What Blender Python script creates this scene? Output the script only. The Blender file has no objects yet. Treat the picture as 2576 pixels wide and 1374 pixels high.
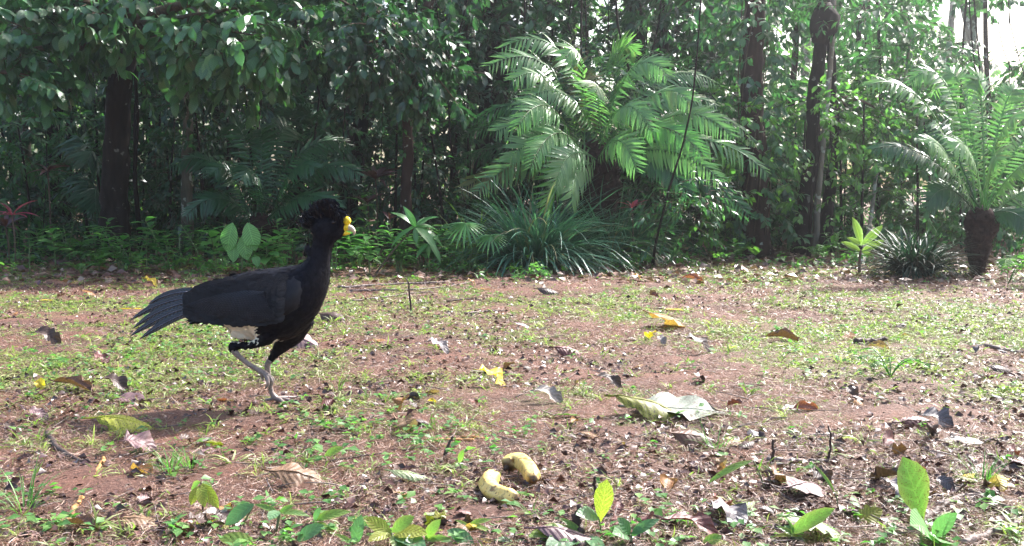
import bpy, math, random
import numpy as np
from mathutils import Matrix, Vector
random.seed(7)
RNG = np.random.default_rng(11)
rad = math.radians
sc = bpy.context.scene
COL = sc.collection

# ------------------------------------------------------------------ camera, sky, sun, exposure
CAM_H = 0.90
PITCH = math.atan((687.0 - 465.0) / 2641.0)
FPX = 2641.0
cam_d = bpy.data.cameras.new('camera')
cam = bpy.data.objects.new('camera', cam_d)
COL.objects.link(cam)
cam.location = (0, 0, CAM_H)
cam.rotation_euler = (math.pi / 2 - PITCH, 0, 0)
cam_d.sensor_width = 36.0
cam_d.lens = 36.0 * FPX / 2576.0
cam_d.clip_start = 0.05
cam_d.clip_end = 900
sc.camera = cam

SUN_EL, SUN_AZ = rad(43), rad(45)        # azimuth measured from +Y (view direction) towards +X
world = bpy.data.worlds.new('World')
sc.world = world
world.use_nodes = True
wn = world.node_tree
bg = wn.nodes['Background']
sky = wn.nodes.new('ShaderNodeTexSky')
sky.sky_type = 'NISHITA'
sky.sun_disc = False
sky.sun_elevation = SUN_EL
sky.sun_rotation = SUN_AZ
sky.air_density = 1.0
sky.dust_density = 4.0
sky.ozone_density = 1.0
wn.links.new(sky.outputs[0], bg.inputs[0])
bg.inputs[1].default_value = 0.15
sd = bpy.data.lights.new('sun', 'SUN')
sun = bpy.data.objects.new('sun', sd)
COL.objects.link(sun)
sd.energy = 4.6
sd.angle = rad(1.0)
sd.color = (1.0, 0.98, 0.96)
to_sun = Vector((math.sin(SUN_AZ) * math.cos(SUN_EL), math.cos(SUN_AZ) * math.cos(SUN_EL), math.sin(SUN_EL)))
sun.rotation_euler = to_sun.to_track_quat('Z', 'Y').to_euler()
sun.location = to_sun * 30
sc.view_settings.view_transform = 'Standard'
sc.view_settings.look = 'None'
sc.view_settings.gamma = 1.0
sc.view_settings.exposure = 1.6
sc.view_settings.use_curve_mapping = False
sc.render.engine = 'CYCLES'
sc.cycles.max_bounces = 6
sc.cycles.diffuse_bounces = 3
sc.cycles.glossy_bounces = 2
sc.cycles.transmission_bounces = 4
sc.cycles.volume_bounces = 0
sc.cycles.use_denoising = True

# ------------------------------------------------------------------ photograph geometry
# photo points are given in a 2576 x 1374 frame; they turn into places on the ground or at a distance
def hgt(x, y):
    x = np.asarray(x, float); y = np.asarray(y, float)
    h = 0.012 * np.sin(1.3 * x + 0.7 * y + 1.0) * np.sin(0.9 * y - 0.5 * x) + 0.007 * np.sin(3.1 * x - 1.7 * y) * np.cos(2.3 * y + 0.4 * x)
    far = np.clip((y - 9.0) / 6.0, 0, 1)
    return h + far * far * 0.05 * np.sin(0.6 * x + 0.3 * y)
def ray(px, py):
    cx, cy = (px - 1288.0) / FPX, -(py - 687.0) / FPX
    cp, sp = math.cos(PITCH), math.sin(PITCH)
    return Vector((cx, cp + cy * sp, -sp + cy * cp))
def G(px, py, up=0.0):
    d = ray(px, py)
    z = 0.0
    for _ in range(4):
        t = (z + up - CAM_H) / d.z
        z = float(hgt(d.x * t, d.y * t))
    return Vector((d.x * t, d.y * t, z + up))
def P(px, py, Y):
    d = ray(px, py)
    t = Y / d.y
    return Vector((d.x * t, Y, CAM_H + d.z * t))
def X_at(px, Y):
    return ray(px, 465).x * Y / ray(px, 465).y
def onground(x, y, up=0.0):
    return Vector((x, y, float(hgt(x, y)) + up))

# ------------------------------------------------------------------ mesh helpers
def nrm(a):
    return a / np.maximum(np.linalg.norm(a, axis=-1, keepdims=True), 1e-9)
class MB:
    """collects vertices, faces and a per-vertex (u, v, variation)"""
    def __init__(s):
        s.V, s.F3, s.F4, s.A, s.n = [], [], [], [], 0
    def add(s, V, F, A=None):
        V = np.asarray(V, float).reshape(-1, 3); F = np.asarray(F, int)
        if len(V) == 0 or len(F) == 0: return s
        (s.F3 if F.shape[1] == 3 else s.F4).append(F + s.n)
        s.V.append(V)
        s.A.append(np.zeros((len(V), 3)) if A is None else np.asarray(A, float).reshape(-1, 3))
        s.n += len(V)
        return s
    def mesh(s, name, mat=None, origin=(0, 0, 0), smooth=True):
        me = bpy.data.meshes.new(name)
        V = np.concatenate(s.V) - np.asarray(origin, float)
        A = np.concatenate(s.A)
        f3 = np.concatenate(s.F3) if s.F3 else np.zeros((0, 3), int)
        f4 = np.concatenate(s.F4) if s.F4 else np.zeros((0, 4), int)
        loops = np.concatenate([f3.ravel(), f4.ravel()])
        start = np.concatenate([np.arange(len(f3)) * 3, len(f3) * 3 + np.arange(len(f4)) * 4])
        me.vertices.add(len(V)); me.vertices.foreach_set('co', V.astype(np.float32).ravel())
        me.loops.add(len(loops)); me.loops.foreach_set('vertex_index', loops.astype(np.int32))
        me.polygons.add(len(start)); me.polygons.foreach_set('loop_start', start.astype(np.int32))
        me.update(calc_edges=True)
        if smooth: me.polygons.foreach_set('use_smooth', np.ones(len(start), bool))
        at = me.attributes.new('lf', 'FLOAT_VECTOR', 'POINT')
        at.data.foreach_set('vector', A.astype(np.float32).ravel())
        if mat: me.materials.append(mat)
        return me
def origin_of(o):
    p = Vector((0, 0, 0))
    while o is not None:
        p += o.location; o = o.parent
    return p
def link(name, me, parent=None):
    o = bpy.data.objects.new(name, me)
    COL.objects.link(o)
    if parent is not None: o.parent = parent
    return o
def part(name, mb, mat, parent, kind=None, smooth=True):
    o = link(name, mb.mesh(name, mat, origin_of(parent), smooth), parent)
    if kind: o['kind'] = kind
    return o
def tag(o, label=None, cat=None, group=None, kind=None):
    if label: o['label'] = label
    if cat: o['category'] = cat
    if group: o['group'] = group
    if kind: o['kind'] = kind
    return o
def thing(name, loc, label, cat, group=None):
    o = link(name, None); o.location = loc; o.empty_display_size = 0.1
    return tag(o, label, cat, group)
def solo(name, mb, mat, loc, label=None, cat=None, group=None, kind=None, smooth=True):
    o = link(name, mb.mesh(name, mat, loc, smooth)); o.location = loc
    return tag(o, label, cat, group, kind)

def tube(pts, radii, sides=6, flat=1.0, v0=0.0, jag=0.0, rng=None):
    pts = np.asarray([tuple(p) for p in pts], float); n = len(pts)
    radii = np.broadcast_to(np.asarray(radii, float), (n,)).copy()
    T = np.gradient(pts, axis=0); T = nrm(T)
    ref = np.array([0, 0, 1.0]) if abs(T[0, 2]) < 0.9 else np.array([1.0, 0, 0])
    S = np.zeros_like(T); s = nrm(np.cross(T[0], ref))
    for i in range(n):
        s = nrm(s - T[i] * np.dot(s, T[i])); S[i] = s
    B = np.cross(T, S)
    a = np.arange(sides) * 2 * math.pi / sides
    r = radii[:, None] * np.ones(sides)
    if jag and rng is not None: r = r * (1 + jag * rng.standard_normal(r.shape))
    V = pts[:, None] + r[..., None] * (np.cos(a)[None, :, None] * S[:, None] + flat * np.sin(a)[None, :, None] * B[:, None])
    V = V.reshape(-1, 3)
    i, j = np.meshgrid(np.arange(n - 1), np.arange(sides), indexing='ij')
    F = np.stack([i * sides + j, i * sides + (j + 1) % sides, (i + 1) * sides + (j + 1) % sides, (i + 1) * sides + j], -1).reshape(-1, 4)
    c0, c1 = len(V), len(V) + 1
    V = np.vstack([V, pts[0] - T[0] * radii[0] * .3, pts[-1] + T[-1] * radii[-1] * .3])
    k = np.arange(sides)
    F3 = np.vstack([np.stack([np.full(sides, c0), (k + 1) % sides, k], -1), np.stack([np.full(sides, c1), (n - 1) * sides + k, (n - 1) * sides + (k + 1) % sides], -1)])
    A = np.zeros((len(V), 3)); A[:n * sides, 0] = np.repeat(np.linspace(0, 1, n), sides); A[:, 2] = v0
    return V, F, F3, A
def add_tube(mb, *a, **k):
    V, F, F3, A = tube(*a, **k)
    mb.add(V, F, A)
    mb.F3.append(F3 + mb.n - len(V))
    return mb
def bez(a, b, c, n=8, d=None):
    t = np.linspace(0, 1, n)[:, None]
    a, b, c = (np.asarray(tuple(x), float) for x in (a, b, c))
    if d is None: return (1 - t) ** 2 * a + 2 * t * (1 - t) * b + t * t * c
    d = np.asarray(tuple(d), float)
    return (1 - t) ** 3 * a + 3 * t * (1 - t) ** 2 * b + 3 * t * t * (1 - t) * c + t ** 3 * d
def crom(pts, n=6):
    p = np.asarray([tuple(q) for q in pts], float)
    p = np.vstack([2 * p[0] - p[1], p, 2 * p[-1] - p[-2]])
    out = []
    for i in range(1, len(p) - 2):
        t = np.linspace(0, 1, n, endpoint=False)[:, None]
        a, b, c, d = p[i - 1], p[i], p[i + 1], p[i + 2]
        out.append(0.5 * (2 * b + (c - a) * t + (2 * a - 5 * b + 4 * c - d) * t ** 2 + (3 * b - 3 * c + d - a) * t ** 3))
    out.append(p[-2][None])
    return np.vstack(out)

PROF = {
    'ellipse': lambda u: np.sin(np.pi * u) ** 0.75,
    'lance': lambda u: np.sin(np.pi * np.clip(u, 0, 1) ** 0.8) ** 0.9,
    'ovate': lambda u: np.sin(np.pi * u ** 0.7) ** 0.75,
    'obovate': lambda u: np.sin(np.pi * u ** 1.45) ** 0.8,
    'strap': lambda u: np.minimum(1, np.minimum(u * 8, 1)) * (1 - u ** 3) ** 0.9,
    'pinna': lambda u: np.minimum(1, 0.35 + u * 6) * (1 - u ** 2.2) ** 0.9,
}
def leaf_tpl(rows=4, half=1, shape='ellipse', fold=0.2, droop=0.3, wavy=0.0, twist=0.0, curl=0.0, seed=0, ragged=0.0):
    """leaf of length 1 along +X, half width 1 (scaled later) along Y"""
    r = np.random.default_rng(seed)
    u = np.linspace(0, 1, rows + 1)
    w = PROF[shape](u); w = np.maximum(w, 0.02)
    v = np.linspace(-1, 1, 2 * half + 1)
    U, Vv = np.meshgrid(u, v, indexing='ij')
    Wd = w[:, None] * np.ones_like(Vv)
    if ragged: Wd = Wd * (1 + ragged * r.standard_normal(Wd.shape) * (np.abs(Vv) > 0.9))
    Y = Vv * Wd
    ph = r.uniform(0, 6.28, 2)
    Z = fold * np.abs(Y) + wavy * np.abs(Vv) * w[:, None] * np.sin(U * 15 + ph[0] + (Vv > 0) * ph[1])
    if curl:  # edges roll up
        ang = curl * Vv
        Y = np.sin(ang) / max(abs(curl), 1e-3) * Wd
        Z = Z + (1 - np.cos(ang)) / max(abs(curl), 1e-3) * Wd * np.sign(curl)
    return dict(U=U, Y=Y, Z=Z, droop=droop, twist=twist, v=Vv, rows=rows, cols=2 * half + 1)
def tpl_geo(t, L=1.0, W=0.4, droop=None):
    """verts for a leaf L long and W half-wide; droop bends it along an arc"""
    d = t['droop'] if droop is None else droop
    U, Y, Z = t['U'], t['Y'] * W, t['Z'] * W
    a = -d * 1.6 * U          # tangent angle along the arc
    if abs(d) > 1e-4:
        k = d * 1.6
        x = np.sin(k * U) / k; z = -(1 - np.cos(k * U)) / k
    else:
        x = U; z = 0 * U
    tw = t['twist'] * U
    Y2 = Y * np.cos(tw) - Z * np.sin(tw); Z2 = Y * np.sin(tw) + Z * np.cos(tw)
    X = x * L - Z2 * np.sin(a); Zz = z * L + Z2 * np.cos(a)
    V = np.stack([X, Y2, Zz], -1).reshape(-1, 3)
    n, m = t['rows'] + 1, t['cols']
    i, j = np.meshgrid(np.arange(n - 1), np.arange(m - 1), indexing='ij')
    F = np.stack([i * m + j, (i + 1) * m + j, (i + 1) * m + j + 1, i * m + j + 1], -1).reshape(-1, 4)
    A = np.stack([U, t['v'], 0 * U], -1).reshape(-1, 3)
    return V, F, A
def frames(d, n):
    x = nrm(d); z = nrm(n - (n * x).sum(-1, keepdims=True) * x); y = np.cross(z, x)
    return x, y, z
def cloud(mb, geo, pos, d, n, L, W=None, var=None):
    """stamp a unit leaf geometry at many places (L length factor, W width factor)"""
    V, F, A = geo
    N = len(pos)
    if N == 0: return mb
    L = np.broadcast_to(np.asarray(L, float), (N,)); W = L if W is None else np.broadcast_to(np.asarray(W, float), (N,))
    x, y, z = frames(np.asarray(d, float), np.asarray(n, float))
    out = (pos[:, None] + V[None, :, 0:1] * (x * L[:, None])[:, None] + V[None, :, 1:2] * (y * W[:, None])[:, None] + V[None, :, 2:3] * (z * L[:, None])[:, None])
    k = len(V)
    F2 = (F[None] + (np.arange(N) * k)[:, None, None]).reshape(-1, F.shape[1])
    A2 = np.repeat(A[None], N, 0).copy()
    A2[:, :, 2] = (RNG.random(N) if var is None else np.asarray(var))[:, None]
    return mb.add(out.reshape(-1, 3), F2, A2.reshape(-1, 3))
def mat_from(pos, d, n, s=1.0, w=None):
    x, y, z = (np.asarray(a).ravel() for a in frames(np.asarray([tuple(d)], float), np.asarray([tuple(n)], float)))
    w = s if w is None else w
    return Matrix(((x[0] * s, y[0] * w, z[0] * s, pos[0]), (x[1] * s, y[1] * w, z[1] * s, pos[1]), (x[2] * s, y[2] * w, z[2] * s, pos[2]), (0, 0, 0, 1)))
def rdir(rng, n, zmin=-1, zmax=1):
    a = rng.uniform(0, 2 * math.pi, n); z = rng.uniform(zmin, zmax, n); r = np.sqrt(np.maximum(0, 1 - z * z))
    return np.stack([r * np.cos(a), r * np.sin(a), z], -1)
def vnoise(x, y, f, seed=0):
    """smooth value noise on numpy arrays"""
    r = np.random.default_rng(seed); T = r.random((64, 64))
    x = np.asarray(x) * f + 17.3; y = np.asarray(y) * f + 5.1
    i, j = np.floor(x).astype(int), np.floor(y).astype(int); u, v = x - i, y - j
    u, v = u * u * (3 - 2 * u), v * v * (3 - 2 * v)
    g = lambda a, b: T[a % 64, b % 64]
    return (g(i, j) * (1 - u) + g(i + 1, j) * u) * (1 - v) + (g(i, j + 1) * (1 - u) + g(i + 1, j + 1) * u) * v

# ------------------------------------------------------------------ materials
def new_mat(name):
    m = bpy.data.materials.new(name); m.use_nodes = True
    nt = m.node_tree; b = nt.nodes['Principled BSDF']
    return m, nt, b
def N(nt, t, **k):
    n = nt.nodes.new(t)
    for a, v in k.items(): setattr(n, a, v)
    return n
def ramp(nt, fac, cols, interp='LINEAR'):
    r = N(nt, 'ShaderNodeValToRGB'); e = r.color_ramp.elements; r.color_ramp.interpolation = interp
    while len(e) < len(cols): e.new(0.5)
    for q, (p, c) in zip(e, cols): q.position = p; q.color = (*c, 1)
    nt.links.new(fac, r.inputs[0]); return r
def math_(nt, op, a, b=None, c=None, clamp=False):
    n = N(nt, 'ShaderNodeMath', operation=op); n.use_clamp = clamp
    for i, q in enumerate((a, b, c)):
        if q is None: continue
        if isinstance(q, (int, float)): n.inputs[i].default_value = q
        else: nt.links.new(q, n.inputs[i])
    return n.outputs[0]
def mixc(nt, f, a, b, mode='MIX'):
    n = N(nt, 'ShaderNodeMix', data_type='RGBA', blend_type=mode)
    for i, q in ((0, f), (6, a), (7, b)):
        if isinstance(q, (int, float)): n.inputs[i].default_value = q
        elif isinstance(q, tuple): n.inputs[i].default_value = (*q, 1)
        else: nt.links.new(q, n.inputs[i])
    return n.outputs[2]
def leaf_mat(name, cols, rough=0.42, transl=0.35, tcol=1.6, vein=0.0, vfreq=9.0, spec=0.5, obj=False, spots=0.0, spotcol=(.05, .03, .015), veincol=None, bump=0.0, midrib=0.5, sheen=0.0, edge=None):
    m, nt, b = new_mat(name); Lk = nt.links.new
    at = N(nt, 'ShaderNodeAttribute', attribute_name='lf'); sep = N(nt, 'ShaderNodeSeparateXYZ'); Lk(at.outputs['Vector'], sep.inputs[0])
    u, v, var = sep.outputs
    if obj:
        oi = N(nt, 'ShaderNodeObjectInfo'); var = oi.outputs['Random']
    k = len(cols)
    c = ramp(nt, var, [(i / max(k - 1, 1), q) for i, q in enumerate(cols)]).outputs[0]
    ns = N(nt, 'ShaderNodeTexNoise'); ns.inputs['Scale'].default_value = 9.0 if obj else 5.0
    geo = N(nt, 'ShaderNodeTexCoord')
    Lk(geo.outputs['Object'], ns.inputs['Vector'])
    c = mixc(nt, math_(nt, 'MULTIPLY', ns.outputs[0], 0.45), c, mixc(nt, 1.0, c, (0.55, 0.6, 0.5), 'MULTIPLY'))
    hgt_out = None
    if vein > 0:
        av = math_(nt, 'ABSOLUTE', v)
        ph = math_(nt, 'SUBTRACT', math_(nt, 'MULTIPLY', u, vfreq), math_(nt, 'MULTIPLY', av, vfreq * 0.22))
        fr = math_(nt, 'PINGPONG', ph, 0.5)
        line = math_(nt, 'SUBTRACT', 1.0, math_(nt, 'MULTIPLY', fr, 5.0), clamp=True)
        mid = math_(nt, 'SUBTRACT', 1.0, math_(nt, 'MULTIPLY', av, 14.0), clamp=True)
        vm = math_(nt, 'MAXIMUM', line, mid)
        vc = veincol or tuple(min(1, q * 1.9 + .02) for q in cols[len(cols) // 2])
        c = mixc(nt, math_(nt, 'MULTIPLY', vm, vein), c, vc)
        hgt_out = fr
    elif midrib > 0:
        av = math_(nt, 'ABSOLUTE', v)
        mid = math_(nt, 'SUBTRACT', 1.0, math_(nt, 'MULTIPLY', av, 7.0), clamp=True)
        c = mixc(nt, math_(nt, 'MULTIPLY', mid, midrib), c, tuple(min(1, q * 1.7 + .02) for q in cols[len(cols) // 2]))
    if edge is not None:
        ee = math_(nt, 'MULTIPLY', math_(nt, 'POWER', math_(nt, 'ABSOLUTE', v), 3.0), ns.outputs[0])
        c = mixc(nt, math_(nt, 'MULTIPLY', ee, 1.4, clamp=True), c, edge)
    if spots > 0:
        n2 = N(nt, 'ShaderNodeTexNoise'); n2.inputs['Scale'].default_value = 55.0; n2.inputs['Detail'].default_value = 3.0
        Lk(geo.outputs['Object'], n2.inputs['Vector'])
        sp = ramp(nt, n2.outputs[0], [(0.60 - 0.14 * spots, (0, 0, 0)), (0.68 - 0.14 * spots, (1, 1, 1))]).outputs[0]
        c = mixc(nt, sp, c, spotcol)
    Lk(c, b.inputs['Base Color'])
    b.inputs['Roughness'].default_value = rough
    b.inputs['Specular IOR Level'].default_value = spec
    if bump > 0 and hgt_out is not None:
        bn = N(nt, 'ShaderNodeBump'); bn.inputs['Strength'].default_value = bump; bn.inputs['Distance'].default_value = 0.004
        Lk(hgt_out, bn.inputs['Height']); Lk(bn.outputs[0], b.inputs['Normal'])
    if transl > 0:
        tr = N(nt, 'ShaderNodeBsdfTranslucent'); ms = N(nt, 'ShaderNodeMixShader'); ms.inputs[0].default_value = transl
        tc = mixc(nt, 1.0, c, (tcol * 0.88, tcol * 1.18, tcol * 0.60), 'MULTIPLY')
        Lk(tc, tr.inputs[0]); Lk(b.outputs[0], ms.inputs[1]); Lk(tr.outputs[0], ms.inputs[2])
        Lk(ms.outputs[0], nt.nodes['Material Output'].inputs[0])
    return m
def bark_mat(name, a, b2, scale=14.0, spots=0.0, rough=0.85, spotcol=(.35, .38, .33), stretch=0.25, bump=0.6):
    m, nt, b = new_mat(name); Lk = nt.links.new
    tc = N(nt, 'ShaderNodeTexCoord'); mp = N(nt, 'ShaderNodeMapping'); mp.inputs['Scale'].default_value = (1, 1, stretch)
    Lk(tc.outputs['Object'], mp.inputs[0])
    ns = N(nt, 'ShaderNodeTexNoise'); ns.inputs['Scale'].default_value = scale; ns.inputs['Detail'].default_value = 6; Lk(mp.outputs[0], ns.inputs['Vector'])
    c = ramp(nt, ns.outputs[0], [(0.3, a), (0.7, b2)]).outputs[0]
    if spots:
        n2 = N(nt, 'ShaderNodeTexNoise'); n2.inputs['Scale'].default_value = 9; n2.inputs['Detail'].default_value = 3; Lk(tc.outputs['Object'], n2.inputs['Vector'])
        s = ramp(nt, n2.outputs[0], [(0.66 - .1 * spots, (0, 0, 0)), (0.70 - .1 * spots, (1, 1, 1))]).outputs[0]
        c = mixc(nt, s, c, spotcol)
    Lk(c, b.inputs['Base Color']); b.inputs['Roughness'].default_value = rough; b.inputs['Specular IOR Level'].default_value = .12
    bn = N(nt, 'ShaderNodeBump'); bn.inputs['Strength'].default_value = bump; bn.inputs['Distance'].default_value = 0.03
    Lk(ns.outputs[0], bn.inputs['Height']); Lk(bn.outputs[0], b.inputs['Normal'])
    return m
def plain_mat(name, col, rough=0.6, noise=0.2, scale=40, bump=0.0, spec=0.5):
    m, nt, b = new_mat(name); Lk = nt.links.new
    tc = N(nt, 'ShaderNodeTexCoord'); ns = N(nt, 'ShaderNodeTexNoise'); ns.inputs['Scale'].default_value = scale; ns.inputs['Detail'].default_value = 4
    Lk(tc.outputs['Object'], ns.inputs['Vector'])
    lo = tuple(q * (1 - noise) for q in col); hi = tuple(min(1, q * (1 + noise)) for q in col)
    Lk(ramp(nt, ns.outputs[0], [(0.3, lo), (0.7, hi)]).outputs[0], b.inputs['Base Color'])
    b.inputs['Roughness'].default_value = rough; b.inputs['Specular IOR Level'].default_value = spec
    if bump:
        bn = N(nt, 'ShaderNodeBump'); bn.inputs['Strength'].default_value = bump; bn.inputs['Distance'].default_value = 0.003
        Lk(ns.outputs[0], bn.inputs['Height']); Lk(bn.outputs[0], b.inputs['Normal'])
    return m

# ------------------------------------------------------------------ ground
def grassiness(x, y):
    """0 bare red soil .. 1 dense short grass; follows the patches of the clearing"""
    n = 0.45 * vnoise(x, y, 1.1, 3) + 0.33 * vnoise(x, y, 3.3, 4) + 0.22 * vnoise(x, y, 9.0, 14)
    g = (n - 0.50) * 4.6 + 0.26
    def blob(cx, cy, sx, sy, a):
        p = G(cx, cy); k = (p.y / FPX)
        return a * np.exp(-((x - p.x) / (sx * k)) ** 2 - ((y - p.y) / (sy * k * p.y / CAM_H)) ** 2)
    for b in ((450, 860, 190, 60, .9), (520, 950, 260, 45, .6), (1000, 1075, 230, 50, .6), (2000, 790, 420, 60, .55), (1560, 720, 260, 25, .4),
              (2300, 920, 300, 50, .5), (1640, 830, 120, 40, .6), (620, 1100, 170, 40, .35), (200, 665, 330, 16, .8), (1400, 860, 130, 30, .35),
              (900, 660, 250, 10, .6), (2100, 690, 350, 20, .7), (500, 785, 260, 14, -.1),
              (350, 735, 400, 18, -.75), (1050, 750, 250, 30, -.75), (1000, 850, 130, 25, -.5), (1320, 700, 200, 10, -.8), (1350, 1230, 420, 110, -1.0),
              (300, 1200, 300, 100, -.5), (2200, 1230, 450, 120, -1.0), (1450, 960, 260, 40, -.3), (300, 1000, 160, 30, -.4)):
        g = g + blob(*b)
    return np.clip(g, 0, 1)
def build_ground():
    a = np.linspace(-1, 1, 241)
    xs = np.sign(a) * (np.abs(a) * 9 + np.abs(a) ** 7 * 400)
    b = np.linspace(0, 1, 270)
    ys = 1.2 + b * 15 + b ** 9 * 500
    ys = np.concatenate([[-300, -60, -12, -3, 0], ys])
    X, Y = np.meshgrid(xs, ys, indexing='ij')
    Z = hgt(X, Y)
    near = (np.abs(X) < 9) & (Y > 0) & (Y < 16)
    lump = (vnoise(X, Y, 2.2, 10) - .5) * .03 + (vnoise(X, Y, 6, 8) - .5) * .026 + (vnoise(X, Y, 17, 9) - .5) * .012
    Z = Z + np.where(near, lump, 0) - 0.008
    n, m = X.shape
    i, j = np.meshgrid(np.arange(n - 1), np.arange(m - 1), indexing='ij')
    F = np.stack([i * m + j, (i + 1) * m + j, (i + 1) * m + j + 1, i * m + j + 1], -1).reshape(-1, 4)
    gr = grassiness(X, Y)
    A = np.stack([gr, 0 * gr, 0 * gr], -1)
    mb = MB().add(np.stack([X, Y, Z], -1).reshape(-1, 3), F, A.reshape(-1, 3))
    mt, nt, bs = new_mat('soil'); Lk = nt.links.new
    tc = N(nt, 'ShaderNodeTexCoord')
    n1 = N(nt, 'ShaderNodeTexNoise'); n1.inputs['Scale'].default_value = 2.2; n1.inputs['Detail'].default_value = 5; Lk(tc.outputs['Object'], n1.inputs['Vector'])
    n2 = N(nt, 'ShaderNodeTexNoise'); n2.inputs['Scale'].default_value = 60; n2.inputs['Detail'].default_value = 8; n2.inputs['Roughness'].default_value = .75; Lk(tc.outputs['Object'], n2.inputs['Vector'])
    n3 = N(nt, 'ShaderNodeTexVoronoi'); n3.inputs['Scale'].default_value = 42; Lk(tc.outputs['Object'], n3.inputs['Vector'])
    c = ramp(nt, n1.outputs[0], [(0.35, (.19, .072, .042)), (0.55, (.13, .052, .034)), (0.75, (.075, .036, .027))]).outputs[0]  # soil tones darkened to stand in for shadow gaps between fibres
    c = mixc(nt, ramp(nt, n2.outputs[0], [(0.45, (0, 0, 0)), (0.75, (1, 1, 1))]).outputs[0], c, (.30, .16, .115))
    c = mixc(nt, ramp(nt, n3.outputs['Distance'], [(0.0, (.8, .8, .8)), (0.42, (0, 0, 0))]).outputs[0], c, (.05, .024, .016))
    at = N(nt, 'ShaderNodeAttribute', attribute_name='lf'); sp = N(nt, 'ShaderNodeSeparateXYZ'); Lk(at.outputs['Vector'], sp.inputs[0])
    gm = math_(nt, 'MULTIPLY', sp.outputs[0], 0.45)
    c = mixc(nt, gm, c, (.12, .12, .04))
    Lk(c, bs.inputs['Base Color']); bs.inputs['Roughness'].default_value = .7; bs.inputs['Specular IOR Level'].default_value = .35
    bn = N(nt, 'ShaderNodeBump'); bn.inputs['Strength'].default_value = 1.0; bn.inputs['Distance'].default_value = .035
    Lk(n2.outputs[0], bn.inputs['Height']); Lk(bn.outputs[0], bs.inputs['Normal'])
    o = link('ground', mb.mesh('ground', mt)); o['kind'] = 'structure'
build_ground()
# ------------------------------------------------------------------ the bird (walking, in profile, right foot lifted)
BIRD = G(684, 1018)
BS = FPX / BIRD.y                         # pixels per metre at the bird
BY = BIRD.y
def bp(px, py, y=0.0):
    """point of the bird from its profile: px, py in the photo frame, y = metres away from the body's middle plane (- = nearer)"""
    q = P(px, py, BY)
    return np.array([q.x - BIRD.x, y, q.z - BIRD.z])
def black_mat(name, a=(.010, .010, .014), b2=(.022, .022, .030), rough=.42, barb=0.0, white=False, spec=.5):
    m, nt, b = new_mat(name); Lk = nt.links.new
    at = N(nt, 'ShaderNodeAttribute', attribute_name='lf'); sep = N(nt, 'ShaderNodeSeparateXYZ'); Lk(at.outputs['Vector'], sep.inputs[0])
    tc = N(nt, 'ShaderNodeTexCoord')
    ns = N(nt, 'ShaderNodeTexNoise'); ns.inputs['Scale'].default_value = 45; ns.inputs['Detail'].default_value = 5; Lk(tc.outputs['Object'], ns.inputs['Vector'])
    c = ramp(nt, ns.outputs[0], [(.35, a), (.7, b2)]).outputs[0]
    if white:
        c = mixc(nt, ramp(nt, sep.outputs[2], [(.45, (0, 0, 0)), (.55, (1, 1, 1))]).outputs[0], c, (.78, .74, .62))
    Lk(c, b.inputs['Base Color']); b.inputs['Roughness'].default_value = rough; b.inputs['Specular IOR Level'].default_value = spec
    if barb:
        ph = math_(nt, 'ADD', math_(nt, 'MULTIPLY', sep.outputs[0], barb), math_(nt, 'MULTIPLY', math_(nt, 'ABSOLUTE', sep.outputs[1]), -barb * .1))
        h = math_(nt, 'ADD', math_(nt, 'MULTIPLY', math_(nt, 'SINE', ph), .5), math_(nt, 'SUBTRACT', 1.0, math_(nt, 'MULTIPLY', math_(nt, 'ABSOLUTE', sep.outputs[1]), 9), clamp=True))
    else:
        h = ns.outputs[0]
    bn = N(nt, 'ShaderNodeBump'); bn.inputs['Strength'].default_value = .5; bn.inputs['Distance'].default_value = .002
    Lk(h, bn.inputs['Height']); Lk(bn.outputs[0], b.inputs['Normal'])
    return m
M_body = black_mat('body_feathers', a=(.003,.003,.006), b2=(.006,.006,.011), white=True, rough=.65, spec=.08)
M_plume = black_mat('small_feathers', a=(.003, .003, .006), b2=(.008, .008, .014), rough=.55, white=True, spec=.12)
M_quill = black_mat('flight_feathers', a=(.005, .006, .010), b2=(.011, .013, .021), rough=.45, barb=160, spec=.26)
M_crest = black_mat('crest_feathers', a=(.003, .003, .007), b2=(.006, .006, .013), rough=.35, spec=.22)
M_leg = plain_mat('scaly_leg', (.22, .175, .155), rough=.45, noise=.3, scale=120, bump=.6)
M_yellow = plain_mat('yellow_knob', (.86, .62, .02), rough=.28, noise=.15, scale=60, bump=.3)
M_horn = plain_mat('horn', (.55, .46, .34), rough=.3, noise=.3, scale=60)
M_claw = plain_mat('claw', (.06, .05, .045), rough=.4)
M_tail = black_mat('tail_feathers', a=(.004, .005, .010), b2=(.010, .012, .022), rough=.27, barb=120, spec=.7)
M_shaft = plain_mat('feather_shaft', (.10, .11, .15), rough=.25)  # real shafts, in a light bluish colour that imitates tail highlights
M_cov = black_mat('covert_feathers', a=(.005, .005, .008), b2=(.011, .012, .018), rough=.5, barb=90, spec=.22)
M_eye, nt_, b_ = new_mat('eye_dark'); b_.inputs['Base Color'].default_value = (.02, .012, .01, 1); b_.inputs['Roughness'].default_value = .05

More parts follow.
